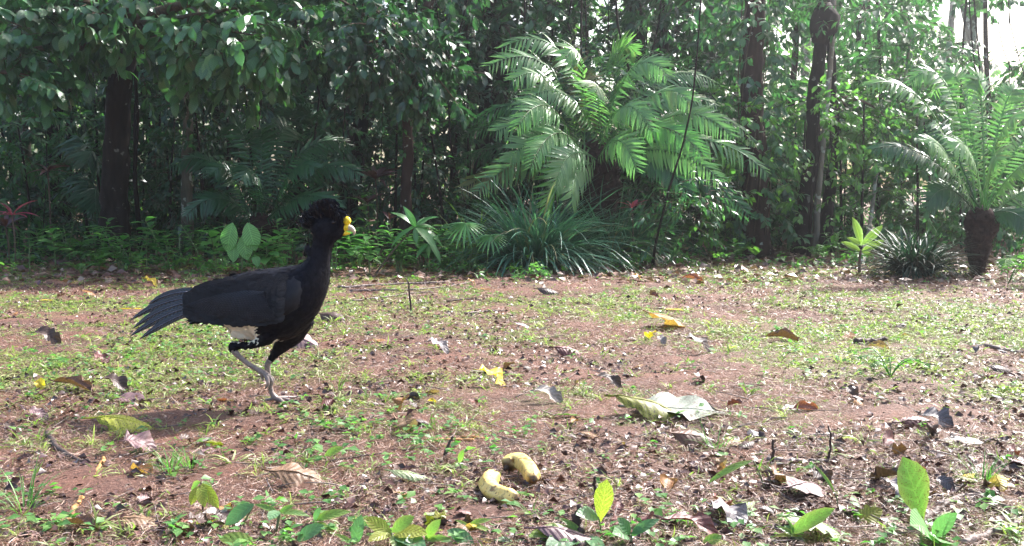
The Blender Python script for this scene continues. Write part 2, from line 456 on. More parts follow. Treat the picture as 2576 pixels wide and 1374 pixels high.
ST = [((497, 748), (500, 786), .026), ((520, 730), (522, 803), .045), ((548, 712), (550, 815), .068), ((590, 693), (590, 830), .096), ((640, 681), (640, 848), .122), ((690, 674), (688, 857), .134),
      ((728, 669), (738, 850), .130), ((756, 664), (778, 815), .110), ((772, 652), (806, 775), .090), ((780, 635), (824, 730), .066), ((785, 618), (829, 695), .049),
      ((787, 603), (831, 660), .040), ((787, 588), (835, 625), .037), ((781, 574), (846, 604), .041), ((781, 560), (857, 598), .042), ((786, 548), (865, 590), .041),
      ((803, 540), (868, 578), .038), ((828, 537), (868, 566), .030), ((848, 540), (866, 556), .018), ((860, 545), (864, 550), .006)]
def densify(st, k=4):
    t = crom([s[0] + (0,) for s in st], k); b = crom([s[1] + (0,) for s in st], k); w = crom([(s[2], 0, 0) for s in st], k)[:, 0]
    return t[:, :2], b[:, :2], np.maximum(w, .004)
ST_T, ST_B, ST_W = densify(ST)
def body_half(px, py):
    """half thickness of the trunk at a profile point"""
    x = np.clip(px, 500, 815)
    k = np.arange(0, len(ST_T)); xm = (ST_T[:, 0] + ST_B[:, 0]) / 2
    sel = slice(0, 34)
    o = np.argsort(xm[sel])
    w = np.interp(x, xm[sel][o], ST_W[sel][o]); t = np.interp(x, xm[sel][o], ST_T[sel][o, 1]); b = np.interp(x, xm[sel][o], ST_B[sel][o, 1])
    q = (py - (t + b) / 2) / ((b - t) / 2)
    return w * np.sqrt(np.maximum(1 - q * q, .10))
def build_bird():
    root = thing('great_curassow', BIRD, 'large black bird with a curly crest and yellow bill knob walking over the clearing', 'bird')
    root_np = np.array(BIRD)
    # --- one continuous trunk, neck, head and feathered thighs
    mb = MB(); m = 28
    ang = np.arange(m) * 2 * math.pi / m
    rings = []
    for t, b, w in zip(ST_T, ST_B, ST_W):
        tp, bt = bp(*t), bp(*b); c = (tp + bt) / 2; h = (tp - bt) / 2
        rings.append(c + np.cos(ang)[:, None] * h + np.sin(ang)[:, None] * np.array([0, w, 0]))
    V = np.array(rings).reshape(-1, 3); n = len(rings)
    i, j = np.meshgrid(np.arange(n - 1), np.arange(m), indexing='ij')
    F = np.stack([i * m + j, i * m + (j + 1) % m, (i + 1) * m + (j + 1) % m, (i + 1) * m + j], -1).reshape(-1, 4)
    V = np.vstack([V, bp(492, 765), bp(866, 549)])
    F3 = np.vstack([np.stack([np.full(m, n * m), np.roll(np.arange(m), -1), np.arange(m)], -1), np.stack([np.full(m, n * m + 1), (n - 1) * m + np.arange(m), (n - 1) * m + np.roll(np.arange(m), -1)], -1)])
    mb.add(V, F); mb.F3.append(F3)
    NEAR, FAR = -.062, .06
    # standing (far) thigh and lifted (near) thigh
    add_tube(mb, crom([bp(735, 800, FAR * .8), bp(722, 842, FAR), bp(702, 872, FAR), bp(682, 898, FAR), bp(667, 918, FAR)], 5), crom([(.085, 0, 0), (.062, 0, 0), (.036, 0, 0), (.019, 0, 0), (.011, 0, 0)], 5)[:, 0], 16)
    add_tube(mb, crom([bp(705, 800, NEAR * .7), bp(684, 842, NEAR), bp(640, 862, NEAR), bp(608, 863, NEAR), bp(594, 868, NEAR), bp(602, 882, NEAR)], 5), crom([(.070, 0, 0), (.034, 0, 0), (.015, 0, 0), (.018, 0, 0), (.0175, 0, 0), (.011, 0, 0)], 5)[:, 0], 16)
    add_tube(mb, crom([bp(572, 806, 0), bp(602, 828, 0), bp(628, 832, 0), bp(655, 836, 0)], 4), crom([(.012, 0, 0), (.038, 0, 0), (.043, 0, 0), (.035, 0, 0)], 4)[:, 0], 16)
    me = mb.mesh('trunk_raw')
    tmp = link('trunk_raw', me)
    rm = tmp.modifiers.new('r', 'REMESH'); rm.mode = 'VOXEL'; rm.voxel_size = .0065
    sm = tmp.modifiers.new('s', 'SMOOTH'); sm.factor = .5; sm.iterations = 5
    dg = bpy.context.evaluated_depsgraph_get(); dg.update()
    ev = tmp.evaluated_get(dg).to_mesh()
    nv = len(ev.vertices); co = np.zeros(nv * 3, np.float32); ev.vertices.foreach_get('co', co); co = co.reshape(-1, 3).astype(float)
    no = np.zeros(nv * 3, np.float32); ev.vertices.foreach_get('normal', no); no = no.reshape(-1, 3).astype(float)
    Fq = np.array([p.vertices[:] for p in ev.polygons if len(p.vertices) == 4]); Ft = [p.vertices[:] for p in ev.polygons if len(p.vertices) == 3]
    tmp.evaluated_get(dg).to_mesh_clear(); bpy.data.objects.remove(tmp)
    X0 = bp(0, 687)[0]
    S = FPX / BY
    PXs = (co[:, 0] + BIRD.x) * S + 1288
    zz = co[:, 2] + BIRD.z
    cp, sp = math.cos(PITCH), math.sin(PITCH)
    def to_py(x, z):
        Yc = BY * cp - (z - CAM_H) * sp; Zc = BY * sp + (z - CAM_H) * cp
        return 687 - FPX * Zc / Yc
    PYs = to_py(co[:, 0], zz)
    def whiteness(px, py, y):
        e = 3 * np.sin(px * .5) + 3 * np.sin(py * .7 + px * .3)
        a = (px > 572) & (px < 655 + e) & (py > 800) & (py < 855 + e * .5)
        b = (px > 655) & (px < 705 + e) & (py > 849 + e * .5) & (py < 858) & (np.abs(y) < .08)
        return (a | b).astype(float)
    wv = whiteness(PXs, PYs, co[:, 1])
    A = np.stack([0 * wv, 0 * wv, wv], -1)
    body = MB(); body.add(co, Fq, A)
    if Ft: body.F3.append(np.array(Ft))
    bo = link('body', body.mesh('body', M_body), root)
    # --- small contour feathers all over the body
    rng = np.random.default_rng(5)
    P0, P1, P2, P3 = (co[Fq[:, k]] for k in range(4))
    area = np.linalg.norm(np.cross(P2 - P0, P3 - P1), axis=1) / 2
    pxf = PXs[Fq].mean(1); pyf = PYs[Fq].mean(1)
    wgt = area * np.where((pyf < 660) & (pxf > 760), 2.4, 1.0)
    pick = rng.choice(len(Fq), 5200, p=wgt / wgt.sum())
    pos = (P0 + P1 + P2 + P3)[pick] / 4 + rng.normal(0, .002, (len(pick), 3))
    nor = nrm(no[Fq[:, 0]][pick])
    cx = (ST_T + ST_B) / 2
    C3 = np.array([bp(*c) for c in cx]); tan = -nrm(np.gradient(C3, axis=0))
    near = np.argmin(((pos[:, None, [0, 2]] - C3[None][:, :, [0, 2]]) ** 2).sum(-1), 1)
    flow = tan[near] + np.array([0, 0, -.25]) + rng.normal(0, .13, pos.shape)
    px_, py_ = pxf[pick], pyf[pick]
    leg_ = (py_ > 856)
    flow[leg_] = np.array([-.5, 0, -1]) + rng.normal(0, .1, (leg_.sum(), 3))
    neck = (py_ < 650) & (px_ > 760)
    size = np.where(neck, .017, np.where(leg_, .016, .026)) * rng.uniform(.8, 1.25, len(pos))
    size = np.where((px_ > 835) & (py_ < 580), .008, size)
    d = nrm(flow - nor * (flow * nor).sum(1, keepdims=True)) + nor * np.where(neck, .22, .10)[:, None]
    g = tpl_geo(leaf_tpl(3, 1, 'ellipse', fold=-.15, droop=.25), 1, .34)
    pl = MB(); cloud(pl, g, pos + nor * .0008 + nrm(d) * -.005, d, nor, size, var=whiteness(px_, py_, pos[:, 1]))
    q = link('plumage', pl.mesh('plumage', M_plume), root); q['kind'] = 'stuff'
    # ruffled dark collar at the base of the neck
    ru = MB()
    k = 150
    t = rng.random(k); th = rng.uniform(0, 2 * math.pi, k)
    cpt = np.array([bp(800 + 18 * (a - .5), 640 + 26 * (a - .5) * 2) for a in t])
    off = np.stack([np.cos(th) * .05, np.sin(th) * .055, np.cos(th) * -.02], -1)
    cloud(ru, g, cpt + off * .78, off * .35 + np.array([-.01, 0, -.05]), off + np.array([0, 0, .03]), rng.uniform(.022, .032, k), var=0 * t)
    q = link('neck_ruff', ru.mesh('neck_ruff', M_plume), root); q['kind'] = 'stuff'
    # --- wings: a rounded shell of coverts with long flight feathers along the lower edge
    def wpt(px, py, side, lift=0.0):
        y = max(body_half(px, py), .034 + .045 * min(1, max(0, (px - 470) / 90))) + .010 + lift - .045 * max(0, (px - 755) / 45) ** 1.5
        return bp(px, py, side * y)
    up = crom([(478, 762, 0), (500, 742, 0), (530, 722, 0), (575, 704, 0), (640, 693, 0), (700, 688, 0), (750, 690, 0), (785, 705, 0), (798, 728, 0)], 4)
    lo = crom([(478, 770, 0), (500, 782, 0), (530, 790, 0), (575, 794, 0), (640, 800, 0), (700, 797, 0), (745, 786, 0), (780, 764, 0), (798, 740, 0)], 4)
    for side in (-1, 1):
        sh = MB(); R = []
        for a, b in zip(up, lo):
            R.append([wpt(a[0] + (b[0] - a[0]) * s, a[1] + (b[1] - a[1]) * s, side, -.012 * (abs(s - .5) * 2) ** 4 + .001) for s in np.linspace(0, 1, 9)])
        R = np.array(R); n_, m_ = R.shape[:2]
        i, j = np.meshgrid(np.arange(n_ - 1), np.arange(m_ - 1), indexing='ij')
        F = np.stack([i * m_ + j, (i + 1) * m_ + j, (i + 1) * m_ + j + 1, i * m_ + j + 1], -1).reshape(-1, 4)
        sh.add(R.reshape(-1, 3), F)
        # covert feathers over the shell
        K = 620
        s = rng.random(K); ii = rng.uniform(5, n_ - 9, K).astype(int)
        a, b = up[ii], lo[ii]
        px = a[:, 0] + (b[:, 0] - a[:, 0]) * s; py = a[:, 1] + (b[:, 1] - a[:, 1]) * s
        ps = np.array([wpt(x, y, side, .003) for x, y in zip(px, py)])
        ps2 = np.array([wpt(x - 14, y + 2 + 3 * (ss - .3), side, .0105) for x, y, ss in zip(px, py, s)])
        nn = np.array([[0, side, .25]] * K) + rng.normal(0, .08, (K, 3))
        big = np.clip((800 - px) / 200, .35, 1.0)
        cloud(sh, tpl_geo(leaf_tpl(4, 1, 'ellipse', fold=-.1, droop=.1), 1, .32), ps, ps2 - ps, nn, .030 + .030 * big, var=0 * s)
        w = link('wing', sh.mesh('wing', M_cov), root)
        # flight feathers
        for k in range(13):
            f = k / 12
            x0, y0 = 745 - 30 * f - 60 * (1 - f), 784 - 60 * (1 - f) ** 1.1 + 4
            x1, y1 = 480 + 120 * max(0, f - .45) ** 1.0 * 1.5, 765 + 27 * f ** 1.3
            mx, my = (x0 + x1) / 2, (y0 + y1) / 2 + 9 * (f - .35)
            if f < .45: x1 = 479 + 6 * k
            c = bez((x0, y0, 0), (mx, my, 0), (x1, y1, 0), 12)
            wpx = 12.5 - 3 * f
            fm = MB(); rows = []
            for q_, u in zip(c, np.linspace(0, 1, 12)):
                ww = wpx * (min(1, .3 + u * 3)) * (1 - max(0, u - .55) ** 2 * 4.4) + .6
                li = .010 + .0015 * (12 - k) * .5 + (.004 if side < 0 else 0)
                rows.append([wpt(q_[0], q_[1] - ww, side, li - .003), wpt(q_[0], q_[1], side, li + .0015), wpt(q_[0], q_[1] + ww, side, li - .002)])
            R = np.array(rows)
            A_ = np.stack(np.broadcast_arrays(np.linspace(0, 1, 12)[:, None], np.array([-1, 0, 1.])[None], 0.0), -1)
            i, j = np.meshgrid(np.arange(11), np.arange(2), indexing='ij')
            F = np.stack([i * 3 + j, (i + 1) * 3 + j, (i + 1) * 3 + j + 1, i * 3 + j + 1], -1).reshape(-1, 4)
            fm.add(R.reshape(-1, 3), F, A_.reshape(-1, 3))
            link('flight_feather', fm.mesh('flight_feather', M_quill), w)
    # --- tail feathers
    tips = [((520, 738), (440, 722), (375, 764), -.006), ((515, 748), (420, 742), (333, 804), -.020), ((515, 756), (425, 756), (343, 823), -.036), ((515, 764), (430, 775), (340, 841), -.050), ((520, 772), (440, 790), (368, 846), -.062),
            ((520, 745), (430, 728), (360, 780), .014), ((520, 752), (430, 740), (352, 795), .034), ((520, 760), (440, 752), (368, 806), .05)]
    for a, b, c, y in tips:
        cc = bez((*a, 0), (*b, 0), (*c, 0), 14)
        fm = MB(); rows = []
        dv = np.gradient(cc, axis=0); dv /= np.linalg.norm(dv, axis=1, keepdims=True)
        for q_, t_, u in zip(cc, dv, np.linspace(0, 1, 14)):
            ww = 9.5 * (min(1, .5 + u * 2)) * (1 - max(0, u - .6) ** 2 * 5.6)
            nx, ny = -t_[1], t_[0]
            yy = y * (.45 + .75 * u)
            rows.append([bp(q_[0] + nx * ww, q_[1] + ny * ww, yy + .006), bp(q_[0], q_[1], yy - .0035), bp(q_[0] - nx * ww, q_[1] - ny * ww, yy - .001)])
        R = np.array(rows)
        A_ = np.stack(np.broadcast_arrays(np.linspace(0, 1, 14)[:, None], np.array([-1, 0, 1.])[None], 0.0), -1)
        i, j = np.meshgrid(np.arange(13), np.arange(2), indexing='ij')
        F = np.stack([i * 3 + j, (i + 1) * 3 + j, (i + 1) * 3 + j + 1, i * 3 + j + 1], -1).reshape(-1, 4)
        fm.add(R.reshape(-1, 3), F, A_.reshape(-1, 3))
        tf = link('tail_feather', fm.mesh('tail_feather', M_tail), root)
        qm = MB(); add_tube(qm, R[:, 1] + np.array([0, -.001, 0]), np.linspace(.0026, .0008, 14), 5)
        link('shaft', qm.mesh('shaft', M_shaft), tf)
    # drooping undertail coverts
    ut = MB(); K = 60
    ps = np.array([bp(rng.uniform(500, 560), rng.uniform(785, 806), rng.uniform(-.035, .035)) for _ in range(K)])
    cloud(ut, tpl_geo(leaf_tpl(4, 1, 'lance', droop=.15), 1, .22), ps, np.array([-1, 0, -.32]) + rng.normal(0, .09, (K, 3)), np.array([0, -.6, 1.0]) + rng.normal(0, .3, (K, 3)), rng.uniform(.035, .065, K), var=0 * ps[:, 0])
    q = link('undertail', ut.mesh('undertail', M_plume), root); q['kind'] = 'stuff'
    # --- crest: forward-curling plumes
    cr = MB()
    for k in range(760):
        f = rng.random(); e = rng.normal(0, 1)
        hx, hy = 780 + 80 * f, 570 - 32 * math.sin(math.pi * min(1, f * .9 + .12)) + rng.uniform(-4, 18) * (f < .5)
        y0 = rng.uniform(-.036, .036)
        base = bp(hx, hy + 4, y0)
        L = rng.uniform(.045, .098) * (1 if f < .8 else .85)
        back = np.array([-(.95 - 1.0 * f), y0 * 6 + rng.normal(0, .25), .55 + .5 * f]); back = back / np.linalg.norm(back)
        if f < .25: back = nrm(back + np.array([-.35, 0, -.35 * rng.random()]))
        mid = base + back * L * .75
        curl_ = np.array([.55 - .2 * (f > .7), rng.normal(0, .2), .5])
        tip = mid + curl_ * L * .36 + back * L * .12
        tip2 = tip + np.array([.5, rng.normal(0, .3), -.75]) * L * .42
        c = bez(base, mid, tip, 7, tip2)
        wv_ = np.array([.0012, .0016, .0018, .0020, .0024, .0026, .0010])
        s_ = nrm(np.cross(np.gradient(c, axis=0), np.array([.3, 1, .1]) + rng.normal(0, .5, 3)))
        Vv = np.stack([c - s_ * wv_[:, None], c + s_ * wv_[:, None]], 1).reshape(-1, 3)
        i = np.arange(6)
        F = np.stack([i * 2, i * 2 + 1, i * 2 + 3, i * 2 + 2], -1)
        cr.add(Vv, F)
    q = link('crest', cr.mesh('crest', M_crest), root); q['kind'] = 'stuff'
    # --- face: eye, knob, cere, hooked bill
    def ball(name, px, py, y, r, mat, parent=root, sq=(1, 1, 1), lump=0.0, seg=18):
        mb = MB(); th = np.linspace(0, math.pi, seg // 2 + 1); ph = np.arange(seg) * 2 * math.pi / seg
        T, Q = np.meshgrid(th, ph, indexing='ij')
        rr = r * (1 + lump * np.sin(5 * T + 1) * np.sin(4 * Q))
        c = bp(px, py, y)
        V = np.stack([c[0] + rr * sq[0] * np.sin(T) * np.cos(Q), c[1] + rr * sq[1] * np.sin(T) * np.sin(Q), c[2] + rr * sq[2] * np.cos(T)], -1).reshape(-1, 3)
        i, j = np.meshgrid(np.arange(seg // 2), np.arange(seg), indexing='ij')
        F = np.stack([i * seg + j, (i + 1) * seg + j, (i + 1) * seg + (j + 1) % seg, i * seg + (j + 1) % seg], -1).reshape(-1, 4)
        mb.add(V, F); return link(name, mb.mesh(name, mat), parent)
    for s in (-1, 1):
        ball('eye', 843, 559, s * .0365, .0075, M_eye)
        rg = MB(); c = bp(843, 559, s * .0405); a = np.linspace(0, 2 * math.pi, 21)
        add_tube(rg, np.stack([c[0] + .0092 * np.cos(a), 0 * a + c[1], c[2] + .0075 * np.sin(a)], -1), .0014, 6)
        link('eyelid', rg.mesh('eyelid', M_plume), root)
    ball('bill_knob', 872, 556, 0, .0178, M_yellow, sq=(1, .82, 1.02), lump=.07, seg=24)
    # hooked upper bill, cere and lower bill
    ub = MB(); add_tube(ub, crom([bp(858, 574), bp(868, 573), bp(878, 573), bp(886, 577), bp(891, 584), bp(890, 593)], 4), crom([(.012, 0, 0), (.0115, 0, 0), (.0125, 0, 0), (.0105, 0, 0), (.0062, 0, 0), (.0014, 0, 0)], 4)[:, 0], 14)
    bill = link('upper_bill', ub.mesh('upper_bill', M_horn), root)
    ce = MB(); add_tube(ce, crom([bp(855, 575), bp(863, 574), bp(871, 572.5), bp(877, 572)], 3), crom([(.0125, 0, 0), (.0128, 0, 0), (.0132, 0, 0), (.0128, 0, 0)], 3)[:, 0], 14)
    link('cere', ce.mesh('cere', M_yellow), bill)
    lb = MB(); add_tube(lb, crom([bp(856, 584), bp(864, 587), bp(872, 587), bp(881, 588)], 3), crom([(.0085, 0, 0), (.0095, 0, 0), (.0075, 0, 0), (.0025, 0, 0)], 3)[:, 0], 12)
    link('lower_bill', lb.mesh('lower_bill', M_yellow), root)
    # --- bare legs with toes
    def leg(chain, toes, claws, name='leg'):
        mb = MB()
        add_tube(mb, crom([c[:3] for c in chain], 4), crom([(c[3] * 1.18, 0, 0) for c in chain], 4)[:, 0], 12)
        for t in toes:
            add_tube(mb, crom([c[:3] for c in t], 3), crom([(c[3], 0, 0) for c in t], 3)[:, 0], 10)
        tmp = link('tmp_leg', mb.mesh('tmp_leg'))
        rm = tmp.modifiers.new('r', 'REMESH'); rm.mode = 'VOXEL'; rm.voxel_size = .0020
        sm = tmp.modifiers.new('s', 'SMOOTH'); sm.factor = .5; sm.iterations = 3
        dg = bpy.context.evaluated_depsgraph_get(); dg.update()
        me = bpy.data.meshes.new_from_object(tmp.evaluated_get(dg)); bpy.data.objects.remove(tmp)
        me.name = name; me.materials.clear(); me.materials.append(M_leg)
        me.polygons.foreach_set('use_smooth', np.ones(len(me.polygons), bool))
        lo_ = link(name, me, root)
        for c in claws:
            cm = MB(); add_tube(cm, crom([q[:3] for q in c], 3), np.linspace(.0042, .0008, 3 * (len(c) - 1) + 1), 8)
            link('claw', cm.mesh('claw', M_claw), lo_)
    def r4(px, py, y, r): return (*bp(px, py, y), r)
    FY = FAR - .004
    z = -BIRD.z
    def gp(px, y, up, r):
        """a toe point lying on the ground"""
        x = bp(px, 900)[0]
        return (x, y, float(hgt(x + BIRD.x, y + BIRD.y)) - BIRD.z + up, r)
    leg([r4(670, 912, FY, .0105), r4(665, 926, FY, .0115), r4(667, 945, FY, .0092), r4(671, 970, FY, .0086), r4(676, 995, FY, .0090), gp(683, FY, .017, .0105), gp(690, FY - .003, .010, .009)],
        [[gp(684, FY, .015, .009), gp(704, FY - .012, .014, .0082), gp(722, FY - .024, .009, .0075), gp(738, FY - .030, .008, .0058)],
         [gp(684, FY, .015, .009), gp(700, FY - .03, .014, .008), gp(712, FY - .062, .009, .007), gp(722, FY - .085, .008, .0055)],
         [gp(684, FY, .015, .009), gp(700, FY + .018, .014, .008), gp(717, FY + .038, .009, .007), gp(730, FY + .052, .008, .0055)],
         [gp(682, FY, .016, .008), gp(668, FY + .004, .010, .0065), gp(656, FY + .008, .008, .005)]],
        [[gp(737, FY - .030, .009, 0), gp(743, FY - .032, .010, 0), gp(748, FY - .034, .003, 0)], [gp(721, FY - .084, .009, 0), gp(726, FY - .094, .010, 0), gp(730, FY - .1, .003, 0)],
         [gp(729, FY + .051, .009, 0), gp(735, FY + .055, .010, 0), gp(740, FY + .058, .003, 0)]])
    NY = NEAR
    leg([r4(597, 866, NY, .0120), r4(600, 878, NY, .0125), r4(614, 893, NY, .0095), r4(634, 909, NY, .0088), r4(655, 922, NY, .0092), r4(672, 932, NY, .0115), r4(682, 938, NY, .011)],
        [[r4(676, 934, NY, .010), r4(688, 944, NY - .004, .0088), r4(693, 955, NY - .004, .0075), r4(688, 968, NY - .002, .006)],
         [r4(674, 934, NY, .010), r4(683, 945, NY - .016, .0085), r4(686, 956, NY - .020, .007), r4(682, 964, NY - .018, .0055)],
         [r4(674, 934, NY, .010), r4(686, 942, NY + .014, .0085), r4(693, 951, NY + .020, .007), r4(691, 961, NY + .020, .0055)],
         [r4(668, 933, NY, .008), r4(668, 943, NY, .006), r4(671, 951, NY, .005)]],
        [[r4(688, 967, NY - .002, 0), r4(685, 972, NY - .002, 0), r4(681, 974, NY - .002, 0)], [r4(682, 963, NY - .018, 0), r4(679, 968, NY - .018, 0), r4(676, 969, NY - .018, 0)]])
build_bird()
# ------------------------------------------------------------------ vegetation materials
M_bark_dark = bark_mat('dark_bark', (.008, .006, .005), (.028, .021, .018), spots=.15, spotcol=(.14, .14, .12))
M_bark_moss = bark_mat('mossy_bark', (.05, .05, .035), (.14, .13, .10), spots=.9, spotcol=(.30, .33, .27))
M_bark_red = bark_mat('reddish_bark', (.028, .017, .014), (.07, .042, .034), spots=.3)
M_bark_pale = bark_mat('lichen_bark', (.16, .13, .10), (.32, .29, .24), spots=.8, spotcol=(.45, .45, .38))
M_twig = bark_mat('twig_bark', (.07, .05, .035), (.15, .11, .08), scale=30)
M_stem = plain_mat('green_stem', (.10, .15, .05), rough=.5)
M_fibre = bark_mat('fibrous_trunk', (.010, .006, .006), (.05, .028, .024), scale=22, stretch=1.0, rough=.95, bump=1.0)
G_ = {
 'deep': [(.014, .045, .024), (.028, .085, .040), (.05, .13, .055)],
 'mid': [(.03, .095, .04), (.05, .145, .055), (.09, .20, .07)],
 'lime': [(.06, .15, .045), (.10, .22, .06), (.18, .31, .07)],
 'grey': [(.025, .075, .048), (.045, .12, .072), (.075, .165, .10)],
}
L_deep = leaf_mat('deep_green_leaf', G_['deep'], rough=.36, transl=.30, spec=.6)
L_big = leaf_mat('broad_dark_leaf', [(.016, .055, .032), (.03, .095, .048), (.05, .14, .055), (.08, .20, .065), (.03, .10, .05), (.15, .30, .08)], rough=.33, transl=.28, vein=.25, vfreq=8, bump=.5, spec=.65)
L_mid = leaf_mat('mid_green_leaf', G_['mid'], rough=.42, transl=.38)
L_lime = leaf_mat('lime_leaf', G_['lime'], rough=.45, transl=.45)
L_grey = leaf_mat('grey_green_leaf', G_['grey'], rough=.36, transl=.30, spec=.6)
L_far = leaf_mat('distant_leaf', [(.05, .13, .035), (.10, .21, .05), (.18, .30, .07)], rough=.5, transl=.45, midrib=0)
L_vine = leaf_mat('vine_leaf', [(.03, .10, .05), (.055, .15, .065), (.10, .22, .08)], rough=.36, transl=.35, spec=.6)
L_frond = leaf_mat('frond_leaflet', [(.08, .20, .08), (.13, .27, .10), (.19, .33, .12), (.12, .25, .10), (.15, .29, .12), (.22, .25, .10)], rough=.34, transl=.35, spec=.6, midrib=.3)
L_frond_o = leaf_mat('frond_leaflet_single', [(.09, .25, .075), (.13, .31, .09), (.18, .37, .09)], rough=.34, transl=.35, spec=.6, midrib=.3, obj=True)
L_frond_old = leaf_mat('old_frond_leaflet', [(.09, .11, .03), (.14, .15, .05), (.18, .14, .06)], rough=.4, transl=.35, midrib=.3)
L_frond_dark = leaf_mat('shade_painted_frond_leaflet', [(.016, .07, .03), (.03, .105, .04), (.045, .135, .05)], rough=.34, transl=.32, spec=.6, midrib=.3)  # darker copy of the frond greens, shade put into the colour
L_fern = leaf_mat('fern_leaflet', [(.06, .16, .035), (.09, .21, .045), (.13, .27, .06)], rough=.45, transl=.4, midrib=.2)
L_tuft = leaf_mat('strap_grass_blade', [(.04, .13, .09), (.08, .20, .14), (.05, .15, .10), (.14, .28, .19), (.08, .20, .14), (.05, .14, .10), (.09, .21, .14), (.30, .24, .12)], rough=.32, transl=.22, spec=.65, midrib=.3)
L_tuft_dark = leaf_mat('dark_grass_blade', [(.010, .03, .022), (.018, .05, .033), (.03, .08, .05), (.016, .05, .03), (.02, .055, .035), (.07, .055, .03)], rough=.5, transl=.15, spec=.3, midrib=.3)
L_herb = leaf_mat('herb_leaf', [(.05, .15, .045), (.08, .21, .055), (.13, .27, .07)], rough=.38, transl=.42, obj=True, vein=.3, vfreq=7, spec=.55)
L_herb_lime = leaf_mat('young_herb_leaf', [(.08, .18, .04), (.12, .24, .05), (.17, .30, .06)], rough=.42, transl=.42, obj=True, vein=.3, vfreq=7)
L_ribbed = leaf_mat('ribbed_leaf', [(.12, .29, .09), (.16, .34, .11)], rough=.4, transl=.4, obj=True, vein=.65, vfreq=11, bump=.8)
L_strap = leaf_mat('strap_leaf', [(.10, .26, .09), (.13, .30, .11), (.17, .34, .13)], rough=.34, transl=.38, obj=True, midrib=.6)
L_pink = leaf_mat('pink_ti_leaf', [(.45, .05, .12), (.55, .09, .18), (.30, .03, .08)], rough=.35, transl=.4, obj=True, midrib=.2)
L_maroon = leaf_mat('maroon_leaf', [(.06, .02, .03), (.10, .035, .045), (.16, .06, .06)], rough=.35, transl=.3, obj=True, midrib=.2)
L_yellowish = leaf_mat('yellow_green_leaf', [(.17, .24, .045), (.24, .31, .07), (.15, .23, .05)], rough=.4, transl=.45, obj=True, midrib=.5, edge=(.35, .42, .25), spots=.2, spotcol=(.15, .2, .05))

T_big = tpl_geo(leaf_tpl(5, 1, 'ellipse', fold=.16, droop=.38, wavy=.10, seed=1), 1, .25)
T_lance = tpl_geo(leaf_tpl(3, 1, 'lance', fold=.2, droop=.35), 1, .15)
T_oval = tpl_geo(leaf_tpl(3, 1, 'ellipse', fold=.2, droop=.3), 1, .24)
T_cheap = tpl_geo(leaf_tpl(2, 1, 'ellipse', fold=.22, droop=.3), 1, .26)
T_cheapl = tpl_geo(leaf_tpl(2, 1, 'lance', fold=.22, droop=.35), 1, .15)
def tmin(w, fold=.25, droop=.14):
    V = np.array([(0, 0, 0), (.45, w, fold * w - droop * .3), (.48, 0, 0), (.45, -w, fold * w - droop * .3), (1, 0, -droop)], float)
    F = np.array([(0, 2, 1), (0, 3, 2), (2, 4, 1), (3, 4, 2)])
    A = np.array([(0, 0, 0), (.45, 1, 0), (.45, 0, 0), (.45, -1, 0), (1, 0, 0)], float)
    return V, F, A
T_min, T_minl = tmin(.26), tmin(.15)
T_pinna = tpl_geo(leaf_tpl(4, 1, 'pinna', fold=.2, droop=.30), 1, .064)
T_small = tpl_geo(leaf_tpl(2, 1, 'pinna', fold=.2, droop=.15), 1, .13)
UP = np.array([0, 0, 1.0])

GAPS = [(2035, 470, 50, 190, 14.2), (2525, 85, 95, 85, 99), (2420, 55, 45, 50, 99), (2350, 20, 40, 30, 99), (1445, 78, 16, 24, 99), (735, 300, 40, 22, 25), (605, 470, 16, 40, 25), (975, 8, 14, 14, 99), (2500, 190, 60, 25, 99),
        (2330, 470, 60, 40, 22), (2180, 520, 50, 50, 22), (2420, 430, 40, 40, 22), (2130, 420, 40, 50, 22), (1270, 300, 16, 30, 22), (60, 470, 14, 14, 25), (430, 300, 12, 30, 25), (1150, 330, 20, 20, 25), (690, 560, 14, 20, 25)]
def in_gap(c, rng):
    """openings in the foliage where light comes through"""
    d = c - np.array([0, 0, CAM_H]); cp, sp = math.cos(PITCH), math.sin(PITCH)
    Yc = d[:, 1] * cp - d[:, 2] * sp; Zc = d[:, 1] * sp + d[:, 2] * cp
    px = 1288 + FPX * d[:, 0] / Yc; py = 687 - FPX * Zc / Yc
    m = np.zeros(len(c), bool)
    for gx, gy, rx, ry, ym in GAPS:
        q = ((px - gx) / rx) ** 2 + ((py - gy) / ry) ** 2
        m |= (q < rng.uniform(.5, 1.5, len(c))) & (c[:, 1] > 13) & (c[:, 1] < ym)
    return m
